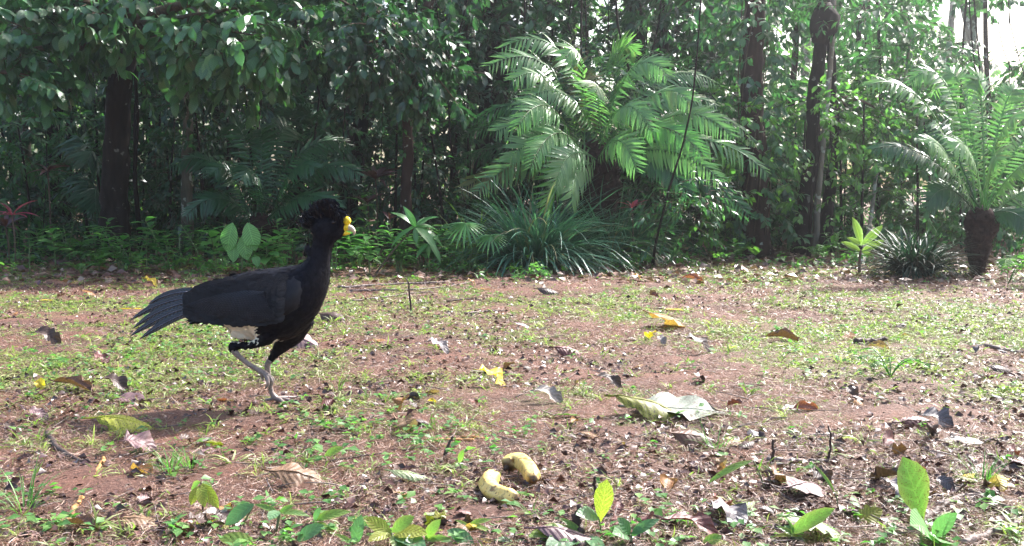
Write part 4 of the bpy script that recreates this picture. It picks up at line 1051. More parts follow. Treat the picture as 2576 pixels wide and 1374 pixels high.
# ------------------------------------------------------------------ low plants along the wood's edge, each leaf a part
def one(name, geo, mat):
    return MB().add(*geo).mesh(name, mat)
GEO = {
 'lance': tpl_geo(leaf_tpl(6, 1, 'lance', fold=.25, droop=.45, wavy=.05, seed=2), 1, .15),
 'oval': tpl_geo(leaf_tpl(6, 1, 'ellipse', fold=.18, droop=.35, wavy=.06, seed=3), 1, .25),
 'ovate': tpl_geo(leaf_tpl(7, 2, 'ellipse', fold=.10, droop=.25, wavy=.05, seed=4), 1, .30),
 'strap': tpl_geo(leaf_tpl(9, 1, 'lance', fold=.25, droop=.55, seed=5), 1, .095),
 'narrow': tpl_geo(leaf_tpl(6, 1, 'lance', fold=.3, droop=.35, seed=6), 1, .05),
 'obovate': tpl_geo(leaf_tpl(7, 2, 'obovate', fold=.12, droop=.2, wavy=.04, seed=7), 1, .27),
}
LEAFME = {}
def leafobj(parent, kind, mat, pos, d, n, L, W=1.0, name='leaf'):
    key = (kind, mat.name)
    if key not in LEAFME: LEAFME[key] = one('leaf', GEO[kind], mat)
    o = link(name, LEAFME[key], parent)
    o.matrix_local = mat_from(Vector(pos) - origin_of(parent), d, n, L, L * W)
    return o
def herb(base, label, kind='lance', mat=None, H=.35, n=12, L=.16, seed=0, name='leafy_herb', cat='plant', whorl=False, stems=1, spread=.3, group=None, stem=None, up=.35, lean=None):
    rng = np.random.default_rng(seed); mat = mat or L_herb
    root = thing(name, base, label, cat, group)
    sm = MB(); stuff = []
    b = np.asarray(tuple(base))
    for s in range(stems):
        a = rng.uniform(0, 6.28); off = np.array([math.cos(a), math.sin(a), 0]) * spread * (0 if stems == 1 else rng.uniform(.4, 1)) * H
        ln = np.array([lean[0], lean[1], 0]) if lean else rng.normal(0, .10, 3) * np.array([H, H, 0])
        tip = b + off + ln + UP * H * rng.uniform(.8, 1.1)
        c = bez(b + off * .15 - UP * .02, b + off * .5 + UP * H * .5, tip, 9)
        add_tube(sm, c, np.linspace(.006 + .006 * H, .003, 9), 5)
        for k in range(n):
            t = .35 + .65 * (k + .5) / n if not whorl else rng.uniform(.88, 1.0)
            p = c[min(8, int(t * 8))] * (1 - (t * 8) % 1) + c[min(8, int(t * 8) + 1)] * ((t * 8) % 1)
            a = k * 2.4 + rng.normal(0, .3)
            d = np.array([math.cos(a), math.sin(a), up * rng.uniform(.2, 1.6) + (.5 * (t - .6))])
            ll = L * rng.uniform(.7, 1.15) * (1.1 - .35 * t if not whorl else 1)
            stuff.append((p, d, UP + rng.normal(0, .15, 3), ll))
    part('stem', sm, stem or M_stem, root)
    for p, d, nn, ll in stuff: leafobj(root, kind, mat, p, d, nn, ll)
    return root
def small_fern(base, label, H=.35, n=7, seed=0, mat=L_fern, az=None, name='small_fern', nper=15, Lf=None, width=.22):
    rng = np.random.default_rng(seed); root = thing(name, base, label, 'fern')
    b = np.asarray(tuple(base)); g = tpl_geo(leaf_tpl(3, 1, 'pinna', fold=.2, droop=.2), 1, .15)
    for k in range(n):
        a = (k / n) * 6.28 + rng.normal(0, .25) if az is None else az[k % len(az)] + rng.normal(0, .1)
        L = H * rng.uniform(.8, 1.15); d = np.array([math.cos(a), math.sin(a), 0])
        frond(root, b, b + d * L * .45 + UP * L * .85, b + d * L * 1.05 + UP * L * rng.uniform(.3, .6), rng, mat, nper, L * width, .25 * rng.normal(), geo=g, stalk=.2, rach=.003, droop=.12, lean=.25)
    return root
EDGE = [(20, 640), (75, 668), (140, 655), (205, 650), (285, 640), (335, 652), (398, 648), (455, 655), (520, 650), (560, 662), (640, 655), (700, 662), (735, 640), (905, 640), (955, 652), (1000, 665), (1085, 660), (1125, 655), (1180, 668), (905, 672),
        (1700, 655), (1760, 650), (1810, 642), (1880, 640), (1930, 636), (1985, 642), (2110, 648), (2230, 672), (2390, 690), (2520, 690), (1600, 668), (30, 690), (250, 676), (420, 680), (500, 676), (350, 690), (840, 668), (100, 640), (170, 640), (240, 655), (310, 668), (370, 662), (430, 664), (490, 640), (545, 668), (585, 646), (670, 668), (720, 655), (895, 655), (930, 668), (1020, 668), (1060, 652), (1150, 664), (1140, 640), (2250, 655), (2070, 646), (1850, 655)]
rngE = np.random.default_rng(31)
for k, (px, py) in enumerate(EDGE):
    right = px > 1580
    b = G(px, py + (20 if px < 1300 and py < 669 else 4) + rngE.uniform(-4, 4))
    low = py > 668 or (right and k % 2)
    kind = ['lance', 'oval', 'lance', 'narrow', 'oval'][rngE.integers(5)]
    kn = {'lance': 'lance-leaved', 'oval': 'oval-leaved', 'narrow': 'narrow-leaved'}[kind]
    H = rngE.uniform(.12, .2) if low else rngE.uniform(.30, .52) * (.7 if right else 1)
    mat = L_herb_lime if (low and k % 3) else L_herb
    tone = 'light green' if mat is L_herb_lime else 'dark green'
    herb(b, uniq(f'{tone} {kn} herb {where(px)}', ['low' if low else 'leafy', 'small', 'bushy', 'another low' if low else 'another leafy', 'third']), kind, mat, H, int(rngE.integers(9, 15)), rngE.uniform(.15, .25) * (.6 if low else 1) * (.8 if right else 1),
         seed=600 + k, stems=1 if low else int(rngE.integers(1, 4)), spread=.5)
# particular plants
def at(px, py, base): return P(px, py, base.y)
b = G(608, 692)
r = thing('ribbed_seedling', b, 'bright young plant with four big ribbed oval leaves behind the bird', 'plant')
sm = MB(); stuff = []
for (x0, y0, x1, y1, L, nn) in [(585, 560, 572, 632, .30, (-.1, -1, .35)), (622, 560, 648, 628, .29, (.2, -1, .3)), (612, 590, 625, 655, .26, (0, -1, .35)), (590, 610, 590, 660, .20, (0, -1, .5)), (640, 640, 655, 668, .14, (.2, -.8, .6))]:
    p0, p1 = at(x0, y0, b) , at(x1, y1, b) + Vector((0, -.08, 0))
    add_tube(sm, bez(b, at(608, 600, b), p0, 7), np.linspace(.006, .003, 7), 5); stuff.append((p0, p1 - p0, nn, L))
part('stem', sm, M_stem, r)
for p0, d, nn, L in stuff: leafobj(r, 'ovate', L_ribbed, p0, d, nn, L)
# ginger-like plant
b = G(1000, 690)
r = thing('ginger_plant', b, 'ginger plant with broad arching strap leaves on a leaning stem', 'plant')
sm = MB(); hub = at(1045, 572, b); add_tube(sm, bez(G(945, 690), at(985, 630, b), hub, 10), np.linspace(.012, .006, 10), 7); part('stem', sm, M_twig, r)
for (x, y, L, nn, dy) in [(1012, 528, .30, (.9, -.4, .4), -.05), (1033, 535, .26, (.3, -1, .3), -.1), (1085, 525, .30, (-.3, -.4, 1), -.12), (965, 597, .33, (-.2, -.4, 1), -.1), (1100, 600, .36, (.2, -.6, .9), -.15), (1118, 592, .37, (.3, -.5, 1), 0), (1050, 612, .20, (0, -1, .4), -.15), (1090, 560, .3, (.1, -.5, 1), .1), (1070, 545, .22, (0, -.8, .6), .05), (1000, 580, .22, (-.3, -.6, .7), .1)]:
    q = at(x, y, b) + Vector((0, dy, 0)); leafobj(r, 'strap', L_strap, hub, q - hub, nn, L, 1.5)
r2 = thing('ginger_plant', G(1078, 690), 'short ginger shoot with two folded leaves beside the leaning ginger plant', 'plant')
sm = MB(); h2 = at(1080, 612, b); add_tube(sm, bez(G(1078, 690), at(1078, 640, b), h2, 6), .006, 6); part('stem', sm, M_stem, r2)
for (x, y, L) in [(1050, 630, .22), (1110, 640, .24), (1092, 590, .2), (1075, 650, .16)]: leafobj(r2, 'strap', L_strap, h2, at(x, y, b) + Vector((0, -.06, 0)) - h2, (0, -.5, 1), L, 1.5)
# fan leaf
b = G(1160, 690)
for (hx, hy, R, lab) in [(1172, 560, .30, 'young fan palm with narrow radiating leaflets left of the strap-leaved tufts'), (1235, 590, .24, 'smaller fan-leaved seedling touching the left strap-leaved tuft')]:
    r = thing('fan_palm_seedling', b, lab, 'palm')
    hub = at(hx, hy, b) + Vector((0, -.1, 0)); sm = MB(); add_tube(sm, bez(b, at(hx - 10, hy + 60, b), hub, 7), .004, 5); part('stem', sm, M_stem, r)
    for k in range(15):
        a = rad(-200 + 215 * k / 14 + (0 if hx < 1200 else 10)); leafobj(r, 'narrow', L_strap, hub, (math.cos(a), -.35, math.sin(a) * .55 - .1), (0, -.6, 1), R * (1 - .25 * abs(k - 7) / 7), 1.0, 'leaflet')
    b = G(1225, 690)
# ti plants
for (px, py, hy, mat, n, L, lab, W, Hz) in [(30, 640, 530, L_pink, 8, .30, 'vivid pink ti plant at the left edge of the wood', 1, 11.5), (14, 640, 560, L_maroon, 12, .28, 'dark maroon ti plant below the pink one at the left edge', 1, 11.8), (120, 640, 420, L_maroon, 11, .26, 'drooping maroon ti plant left of the thick dark trunk', 1, 12.5),
                                     (945, 640, 440, L_maroon, 16, .34, 'dark red cordyline with spreading leaves in the shade left of the slim tree', 1, 12.6), (1590, 640, 512, L_pink, 7, .22, 'small pink ti shoot under the right side of the large cycad', 1, 12.0), (980, 655, 540, L_maroon, 4, .18, 'purple-leaved shoot behind the ginger plant', 1, 12.0), (925, 640, 500, L_maroon, 9, .24, 'lower maroon cordyline left of the slim reddish tree', 1, 12.7)]:
    b = gz(px, Hz); r = thing('ti_plant', b, lab, 'plant'); rng = np.random.default_rng(px)
    sm = MB(); hub = P(px, hy + 12, Hz); add_tube(sm, bez(b, (b + hub) / 2 + Vector((.03, 0, 0)), hub, 7), .009, 6); part('stem', sm, M_twig, r)
    for k in range(n):
        a = k * 2.4; leafobj(r, 'lance' if k % 2 else 'strap', mat, hub, (math.cos(a), math.sin(a) * .7, rng.uniform(.1, 1.3)), UP + rng.normal(0, .2, 3), L * rng.uniform(.7, 1.1), .9)
# yellowish seedling
b = G(2162, 688)
r = thing('yellowish_seedling', b, 'yellow-green seedling with five upright blotched leaves on a purple stem', 'plant')
hub = at(2166, 628, b); sm = MB(); add_tube(sm, bez(b, at(2160, 655, b), hub, 7), [.017, .016, .015, .014, .013, .012, .009], 8); part('stem', sm, bark_mat('purple_stem', (.12, .06, .05), (.22, .13, .10)), r)
for (x, y, L, W) in [(2150, 556, .31, .8), (2208, 574, .30, .8), (2220, 602, .27, .8), (2136, 598, .18, 1.0), (2130, 612, .24, .8), (2190, 640, .13, 1.1)]:
    h = hub + Vector((0, 0, .04 if y < 600 else -.02)); leafobj(r, 'oval', L_yellowish, h, at(x, y, b) + Vector((0, -.06, 0)) - h, (0, -1, .35), L, W * .72)
small_fern(G(175, 655), 'yellow-green fern spreading low in front of the thick dark trunk', .42, 7, 1)
small_fern(G(250, 672), 'small bright fern on the bare soil edge at the far left', .28, 6, 2)
small_fern(G(205, 690), 'tiny fern sprig at the border of soil and herbs', .2, 5, 3)
small_fern(G(2052, 652), 'little fern at the foot of the leaning trunks', .28, 6, 4)
small_fern(G(2535, 716), 'drooping pale fern at the right edge below the cycad', .5, 6, 5, L_grey if False else L_fern, az=[-.4, -1.2, -2.0, .3])
small_fern(G(2240, 950), 'lime green fern seedling in the sunlit grass on the right', .17, 6, 6, nper=12)
small_fern(G(230, 560 + 110), 'mid-sized fern close to the left strap of herbs', .3, 6, 7)
herb(G(1872, 650), 'rosette of pale striped broad leaves before the vine-wrapped trunk', 'oval', L_herb_lime, .10, 9, .22, 8, 'rosette_plant', whorl=True, up=.9)
herb(G(1900, 656), 'second smaller rosette right of the pale striped one', 'oval', L_herb_lime, .07, 7, .16, 9, 'rosette_plant', whorl=True, up=.9)
herb(gz(850, 11.6), 'dark leafy bush with pointed leaves straight behind the crest of the bird', 'oval', L_herb, .5, 16, .2, 10, stems=2)
herb(G(935, 660), 'tall stem with paired pointed leaves right of the yellow bill', 'oval', L_herb, .75, 12, .24, 12, stems=1, lean=(-.12, 0))
# big drooping palm-like leaves deep in the shade on the left
for (x0, y0, x1, y1, cx_, cy_, Yd, lab) in [(260, 400, 170, 380, 210, 300, 13.2, 'grey-green palm leaf lit in the shade left of the thick dark trunk'), (240, 470, 190, 500, 200, 380, 13.0, 'lower grey palm leaf left of the thick dark trunk'), (640, 330, 760, 250, 700, 250, 14, 'feathery palm leaf glinting above the shaded cycad'), (2060, 560, 1960, 500, 2010, 500, 14.4, 'silvery fern frond across the gap of the leaning trunks')]:
    r = thing('palm_leaf_plant', gz(x0, Yd), lab, 'palm'); rng = np.random.default_rng(x0)
    for q in range(3):
        frond(r, gz(x0, Yd), P(cx_ + 20 * q, cy_ - 60 + 30 * q, Yd), P(x1 + 25 * q, y1 + 14 * q, Yd - .2 * q), rng, L_grey, 22, .34, .7, stalk=.5, droop=.8)

# undergrowth nobody could count: small seedlings and leaves under the trees
L_shade = leaf_mat('shade_painted_leaf', [(.010, .035, .016), (.02, .065, .028), (.035, .10, .04)], rough=.45, transl=.3)  # left undergrowth greens with the shade painted into the colour
def undergrowth():
    rng = np.random.default_rng(12)
    mb, tw = MB(), MB()
    n = 3600
    y = 11.3 + rng.random(n) ** 1.3 * 13; x = rng.uniform(-1, 1, n) * (y * .56 + .5)
    edge = 11.4 + .9 * vnoise(x, 0 * x, .6, 21) + np.where(x > 1.9, 1.7, np.where(x > 1.2, .6, 0)) + np.where(x < -1.5, -.6, 0)
    m = (y > edge) & ((y > 12.8) | (rng.random(n) < .2)); x, y = x[m], y[m]
    z = hgt(x, y) + .05 + .65 * rng.random(len(x)) ** 1.3 * np.clip((y - 10) / 3, .25, 1.6)
    px = 1288 + x / y * FPX
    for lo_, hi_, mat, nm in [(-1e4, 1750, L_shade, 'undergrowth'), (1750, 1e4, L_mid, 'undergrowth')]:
        mb = MB(); s = (px >= lo_) & (px < hi_)
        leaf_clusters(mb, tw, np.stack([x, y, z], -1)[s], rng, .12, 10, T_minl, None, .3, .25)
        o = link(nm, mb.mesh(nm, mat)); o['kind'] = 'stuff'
    o = link('undergrowth_stems', tw.mesh('undergrowth_stems', M_twig)); o['kind'] = 'stuff'
    # fringe of broad weeds running out onto the soil
    mb, tw3 = MB(), MB(); n = 2300
    x = rng.uniform(-6.5, 7, n); y = rng.uniform(8.6, 12.2, n)
    edge = 10.3 + 2.6 * (vnoise(x, 0 * x, 1.1, 51) - .5) + 1.2 * (vnoise(x, y, 3.0, 52) - .5) + np.where(x > 1.6, 1.2, 0)
    m = (y > edge) & (vnoise(x, y, 2.1, 53) > .36); x, y = x[m], y[m]
    leaf_clusters(mb, tw3, np.stack([x, y, hgt(x, y) + .02 + .13 * rng.random(len(x)) ** 1.5], -1), rng, .062, 8, T_oval, None, .1, .09)
    M_fr = leaf_mat('fringe_leaf', [(.06, .16, .045), (.10, .23, .06), (.18, .32, .08)], rough=.42, transl=.4)
    o = link('broad_weeds', mb.mesh('broad_weeds', M_fr)); o['kind'] = 'stuff'
    o = link('weed_stems', tw3.mesh('weed_stems', M_stem)); o['kind'] = 'stuff'
    # mid-storey leaf mass that closes the wood behind the first shrubs
    for (x0, x1, mat, n, zt) in [(-7, 2.6, L_deep, 5200, 4.6), (2.6, 9.5, L_vine, 3000, 4.0)]:
        mb, tw2 = MB(), MB()
        y = rng.uniform(14.5, 22, n); x = rng.uniform(x0, x1, n) * (y / 14.5); z = .2 + rng.random(n) * zt * (y / 16)
        hole = vnoise(x * 1.6, z * 1.6 + y * .2, 1.0, 33) > (.66 if x0 < 0 else .55)
        leaf_clusters(mb, tw2, np.stack([x, y, z], -1)[~hole], rng, .17, 10, T_min, None, .6, .45, twig_r=.006)
        o = link('hanging_foliage', mb.mesh('hanging_foliage', mat)); o['kind'] = 'stuff'
        o = link('hanging_twigs', tw2.mesh('hanging_twigs', M_twig)); o['kind'] = 'stuff'
        # lianas
    ln = MB()
    for k in range(60):
        Y = rng.uniform(13, 20); X = rng.uniform(-.52, .52) * Y
        add_tube(ln, crom([onground(X, Y), onground(X + rng.normal(0, .12), Y, 1.6), onground(X + rng.normal(0, .25), Y, 3.2), onground(X + rng.normal(0, .3), Y, 5)], 5), rng.uniform(.006, .016), 5)
    o = link('lianas', ln.mesh('lianas', M_bark_dark)); o['kind'] = 'stuff'
undergrowth()
# ------------------------------------------------------------------ grass, fibres and crumbs of the forest floor
def visible_xy(rng, n, y0=2.45, y1=12.2, power=1.0):
    """random ground points inside (and a bit beyond) the view, denser near the camera in the same ratio as the view widens"""
    t = rng.random(n)
    y = y0 * (y1 / y0) ** (t ** power)
    x = rng.uniform(-.56, .56, n) * y + rng.uniform(-.3, .3, n)
    return x, y
def ground_cover():
    rng = np.random.default_rng(2)
    M_grass = leaf_mat('short_grass', [(.10, .155, .045), (.17, .225, .06), (.26, .29, .095), (.38, .36, .18)], rough=.5, transl=.4, midrib=0)
    M_straw = leaf_mat('dry_fibres', [(.10, .04, .03), (.21, .09, .06), (.34, .18, .12), (.56, .40, .32), (.15, .06, .045), (.06, .025, .02), (.26, .12, .08)], rough=.5, transl=.15, midrib=0, spec=.6, tcol=1.0)  # palest fibre tones stand in for bright glints on the litter
    M_crumb = leaf_mat('leaf_crumbs', [(.05, .022, .02), (.16, .065, .045), (.28, .14, .10), (.46, .32, .25), (.11, .045, .04)], rough=.42, transl=.15, midrib=0, spec=.6, tcol=1.0)
    blade = tpl_geo(leaf_tpl(3, 0, 'strap', droop=.5), 1, .04)
    def strip(L, w, dr, rows=3):
        u = np.linspace(0, 1, rows + 1); k = dr * 1.6
        x = np.sin(k * u) / k; z = -(1 - np.cos(k * u)) / k; wd = w * np.array([.8, 1, .75, .12])[:rows + 1]
        V = np.stack([np.stack([x, -wd, z], -1), np.stack([x, wd, z], -1)], 1).reshape(-1, 3)
        i = np.arange(rows); F = np.stack([2 * i, 2 * i + 2, 2 * i + 3, 2 * i + 1], -1)
        A = np.zeros((len(V), 3)); A[:, 0] = np.repeat(u, 2); A[:, 1] = .5
        return V, F, A
    # grass tufts
    x, y = visible_xy(rng, 70000, power=.85)
    g = grassiness(x, y); keep = rng.random(len(x)) < g ** 1.4 * .54 + .055
    x, y = x[keep], y[keep]
    K = 7
    X = np.repeat(x, K) + rng.normal(0, .012, len(x) * K) * 1.0; Y = np.repeat(y, K) + rng.normal(0, .012, len(x) * K)
    n = len(X); a = rng.uniform(0, 6.28, n)
    d = np.stack([np.cos(a), np.sin(a), rng.uniform(.15, 1.5, n)], -1)
    L = rng.uniform(.018, .048, n) * np.repeat(rng.uniform(.6, 1.25, len(x)), K)
    var = np.clip(np.repeat(rng.random(len(x)) * .6, K) + rng.random(n) * .35 + .1 * vnoise(X, Y, 2, 77), 0, 1)
    mb = MB(); pos = np.stack([X, Y, hgt(X, Y) - .004], -1)
    wide = 1.0 + np.clip((Y - 4) / 8, 0, 1) * .9
    nn = UP + rng.normal(0, .4, (n, 3))
    for m, rw in ((Y < 4.6, 3), (Y >= 4.6, 2)):
        cloud(mb, strip(1, .052, .8, rw), pos[m], d[m], nn[m], L[m], (L * wide)[m], var[m])
    o = link('grass', mb.mesh('grass', M_grass)); o['kind'] = 'stuff'
    # ragged taller tufts
    x, y = visible_xy(rng, 2600, power=.9); g = grassiness(x, y); m = rng.random(len(x)) < .12 + .5 * g; x, y = x[m], y[m]; K = 12
    X = np.repeat(x, K) + rng.normal(0, .010, len(x) * K); Y = np.repeat(y, K) + rng.normal(0, .010, len(x) * K); n = len(X); a = rng.uniform(0, 6.28, n)
    mb = MB(); cloud(mb, strip(1, .032, .9, 3), np.stack([X, Y, hgt(X, Y) - .003], -1), np.stack([np.cos(a), np.sin(a), rng.uniform(.5, 2.2, n)], -1), UP + rng.normal(0, .4, (n, 3)), np.repeat(rng.uniform(.05, .10, len(x)), K) * rng.uniform(.6, 1.1, n), var=np.clip(np.repeat(rng.random(len(x)), K) * .7 + rng.random(n) * .3, 0, 1))
    o = link('ragged_grass', mb.mesh('ragged_grass', M_grass)); o['kind'] = 'stuff'
    # small two-leaved weeds
    x, y = visible_xy(rng, 9000)
    g = grassiness(x, y); p = G(1000, 1090); c = np.exp(-((x - p.x) / .35) ** 2 - ((y - p.y) / .35) ** 2); p = G(480, 860); c += np.exp(-((x - p.x) / .5) ** 2 - ((y - p.y) / .7) ** 2)
    keep = rng.random(len(x)) < g ** 2 * .22 + c * .6 * (y < 9) + np.where(y > 9.5, .25, 0) + np.where(y < 2.95, .12, 0) + .03
    x, y = x[keep], y[keep]; K = 5; n = len(x) * K
    X = np.repeat(x, K) + rng.normal(0, .010, n); Y = np.repeat(y, K) + rng.normal(0, .010, n); a = rng.uniform(0, 6.28, n)
    d = np.stack([np.cos(a), np.sin(a), rng.uniform(-.1, .6, n)], -1)
    mb = MB(); cloud(mb, tpl_geo(leaf_tpl(2, 1, 'ellipse', fold=.15, droop=.3), 1, .33), np.stack([X, Y, hgt(X, Y) + rng.uniform(.008, .035, n)], -1), d, UP + rng.normal(0, .3, (n, 3)), rng.uniform(.016, .036, n) * rng.uniform(.8, 1.3, n))
    M_weed = leaf_mat('weed_leaf', [(.06, .17, .04), (.10, .23, .06), (.17, .30, .07)], rough=.45, transl=.4)
    o = link('weeds', mb.mesh('weeds', M_weed)); o['kind'] = 'stuff'
    # dry fibres lying everywhere
    x, y = visible_xy(rng, 390000, y1=11.8, power=1.25)
    g = grassiness(x, y); keep = rng.random(len(x)) < (1.0 - .5 * g) * (.55 + .6 * vnoise(x, y, 4, 41)) * np.where((y > 7.5) & (x < 1.5), .55, 1); x, y = x[keep], y[keep]; n = len(x)
    a = rng.uniform(0, 6.28, n); d = np.stack([np.cos(a), np.sin(a), rng.normal(0, .28, n)], -1)
    L = rng.uniform(.012, .050, n) * (1 + np.clip((y - 5) / 10, 0, .5))
    mb = MB(); ps = np.stack([x, y, hgt(x, y) + rng.uniform(-.001, .014, n)], -1); nn = UP + rng.normal(0, .5, (n, 3)); ww = np.maximum(L, .03) * rng.uniform(.2, .65, n) * (1 + np.clip((y - 4) / 6, 0, 1))
    for m, rw in ((y < 3.0, 2), (y >= 3.0, 1)): cloud(mb, strip(1, .035, .5, rw), ps[m], d[m], nn[m], L[m], ww[m])
    o = link('dry_fibres', mb.mesh('dry_fibres', M_straw)); o['kind'] = 'stuff'
    # crumbled leaves
    x, y = visible_xy(rng, 42000, y1=12.5, power=1.0); n = len(x)
    a = rng.uniform(0, 6.28, n); d = np.stack([np.cos(a), np.sin(a), rng.normal(0, .25, n)], -1)
    L = rng.uniform(.008, .030, n) * (1 + np.clip((y - 5) / 10, 0, .6))
    mb = MB(); cloud(mb, tpl_geo(leaf_tpl(1, 1, 'strap', fold=.5, droop=.2), 1, .5), np.stack([x, y, hgt(x, y) + rng.uniform(-.002, .010, n)], -1), d, UP + rng.normal(0, .5, (n, 3)), L)
    o = link('leaf_crumbs', mb.mesh('leaf_crumbs', M_crumb)); o['kind'] = 'stuff'
    # darker rotten chips
    x, y = visible_xy(rng, 14000, y1=9.5, power=1.0); m = vnoise(x, y, 1.6, 61) > .38; x, y = x[m], y[m]; n = len(x)
    a = rng.uniform(0, 6.28, n); d = np.stack([np.cos(a), np.sin(a), rng.normal(0, .3, n)], -1)
    M_rot = leaf_mat('rotten_chips', [(.03, .014, .012), (.06, .026, .02), (.11, .045, .03), (.05, .022, .03)], rough=.35, transl=0, midrib=0)
    mb = MB(); cloud(mb, tpl_geo(leaf_tpl(2, 1, 'ellipse', fold=.4, droop=.5), 1, .34), np.stack([x, y, hgt(x, y) + rng.uniform(0, .014, n)], -1), d, UP + rng.normal(0, .5, (n, 3)), rng.uniform(.015, .042, n))
    o = link('rotten_chips', mb.mesh('rotten_chips', M_rot)); o['kind'] = 'stuff'
    # litter band under the wood
    n = 9000
    y = rng.uniform(9.6, 17, n); x = rng.uniform(-.56, .56, n) * y
    a = rng.uniform(0, 6.28, n); d = np.stack([np.cos(a), np.sin(a), rng.normal(0, .3, n)], -1)
    mb = MB(); cloud(mb, tpl_geo(leaf_tpl(2, 1, 'ellipse', fold=.3, droop=.5), 1, .3), np.stack([x, y, hgt(x, y) + rng.uniform(0, .03, n)], -1), d, UP + rng.normal(0, .4, (n, 3)), rng.uniform(.05, .13, n))
    o = link('leaf_litter', mb.mesh('leaf_litter', M_crumb)); o['kind'] = 'stuff'
ground_cover()

# ------------------------------------------------------------------ fallen leaves, each one a thing
DC = {
 'brown': [(.14, .06, .035), (.20, .095, .055)], 'dark': [(.035, .018, .016), (.07, .032, .025)], 'tan': [(.27, .15, .085), (.34, .21, .12)], 'orange': [(.34, .15, .05), (.46, .22, .07)],
 'yellow': [(.70, .47, .03), (.80, .58, .05)], 'yellow-green': [(.20, .21, .02), (.28, .26, .03)], 'maroon': [(.12, .03, .03), (.18, .045, .04)], 'mauve': [(.13, .065, .075), (.20, .11, .115)],
 'pale': [(.27, .22, .19), (.33, .28, .25)], 'lime yellow': [(.42, .43, .05), (.46, .46, .06)], 'silver': [(.14, .165, .125), (.17, .19, .15)], 'green': [(.13, .24, .045), (.18, .30, .06)], 'pale green': [(.36, .42, .22), (.42, .48, .28)], 'grey': [(.10, .085, .09), (.17, .14, .15)], 'red': [(.22, .06, .045), (.28, .08, .05)],
}
DM = {k: leaf_mat('dead_leaf_' + k.replace(' ', '_').replace('-', '_'), v, rough=.52, transl=.34 if k in ('yellow', 'lime yellow', 'yellow-green', 'green', 'orange', 'pale green', 'red', 'tan') else (.0 if k in ('pale', 'grey', 'mauve', 'silver') else .16), tcol=1.3, vein=.15 if k in ('mauve', 'tan', 'maroon', 'brown', 'pale') else .25, vfreq=8, bump=.55, obj=True,
                  spots=.45 if k not in ('pale',) else .2, spec=.55, veincol=tuple(min(1, q * .55) for q in v[0]) if k in ('yellow', 'tan', 'pale', 'orange') else None) for k, v in DC.items()}
DSH = {
 'flat': leaf_tpl(10, 3, 'ellipse', fold=.10, droop=.10, wavy=.10, seed=11, ragged=.06), 'arched': leaf_tpl(10, 3, 'ellipse', fold=-.35, droop=.55, wavy=.10, seed=12, ragged=.05),
 'curled': leaf_tpl(10, 4, 'ellipse', fold=0, droop=.35, curl=1.35, wavy=.06, seed=13, twist=.5, ragged=.06), 'domed': leaf_tpl(10, 4, 'ellipse', fold=0, droop=.4, curl=-.95, wavy=.05, seed=14, ragged=.05),
 'twisted': leaf_tpl(12, 3, 'lance', fold=.4, droop=.7, wavy=.22, seed=15, twist=1.6, ragged=.1), 'crumpled': leaf_tpl(9, 3, 'ovate', fold=.25, droop=.9, wavy=.38, seed=16, twist=.9, ragged=.14),
}
DME = {}
def dead_me(shape, col, W, seed=0):
    key = (shape, col, round(W, 2))
    if key not in DME:
        V, F, A = tpl_geo(DSH[shape], 1, W)
        r = np.random.default_rng(len(DME)); V = V + r.normal(0, .009, V.shape) * np.array([1, 1, .8])
        Gd = V.reshape(DSH[shape]['rows'] + 1, DSH[shape]['cols'], 3); c0 = (DSH[shape]['cols'] - 1) // 2
        for q in range(3):   # bites in the margin
            i_ = r.integers(2, DSH[shape]['rows']); j_ = [0, -1][r.integers(2)]; Gd[i_, j_] = Gd[i_, j_] * .62 + Gd[i_, c0] * .38
        mb = MB().add(V, F, A)
        m = (DSH[shape]['cols'] - 1) // 2
        mid = V.reshape(DSH[shape]['rows'] + 1, DSH[shape]['cols'], 3)[:, m]
        st = np.vstack([mid[0] + (mid[0] - mid[1]) * 1.3 + np.array([0, 0, .02]), mid])
        add_tube(mb, st, np.linspace(.016, .004, len(st)), 5)
        DME[key] = mb.mesh('fallen_leaf', DM[col])
    return DME[key]
def fallen(px, py, size, col, shape='flat', az=0, tilt=0, roll=0, W=.3, label=None, group=None, up=.01, name='fallen_leaf'):
    """px, py: middle of the leaf in the photo; size: its length in photo pixels; az: degrees from +X; tilt raises the tip; roll turns it about its midrib"""
    b = G(px, py + 4); k = b.y / FPX; L = size * k
    tilt = tilt * (.55 if tilt < 30 else 1); roll = -roll * .7
    a = rad(az); d = Vector((math.cos(a) * math.cos(rad(tilt)), math.sin(a) * math.cos(rad(tilt)), math.sin(rad(tilt))))
    s = d.cross(Vector((0, 0, 1))).normalized(); n = s.cross(d)
    n = (n * math.cos(rad(roll)) + s * math.sin(rad(roll)))
    if abs(math.cos(a)) < .5: L *= 1.1
    me = dead_me(shape, col, W)
    M = mat_from((0, 0, 0), d, n, L)
    co = [M @ Vector(c) for c in me.bound_box] if False else None
    V = np.zeros(len(me.vertices) * 3, np.float32); me.vertices.foreach_get('co', V); V = V.reshape(-1, 3)
    R = np.array(M)[:3, :3]; Wv = V @ R.T
    c = (Wv.max(0) + Wv.min(0)) / 2
    lo = np.percentile(Wv[:, 2], 15)
    o = link(name, me); M.translation = Vector((b.x - c[0], b.y - c[1], b.z - lo + up * .3))
    o.matrix_world = M
    tag(o, label, 'fallen leaf', group)
    return o
F = fallen
F(302, 1078, 150, 'lime yellow', 'domed', 8, 4, -25, .34, 'large arched yellow-green leaf on the soil below the bird')
F(1232, 968, 88, 'yellow', 'crumpled', 10, 5, 10, .34, 'bright yellow leaf lying alone in the middle of the clearing')
F(1690, 1032, 235, 'silver', 'flat', -6, 3, -8, .40, 'very large pale leaf with silvery underside right of centre')
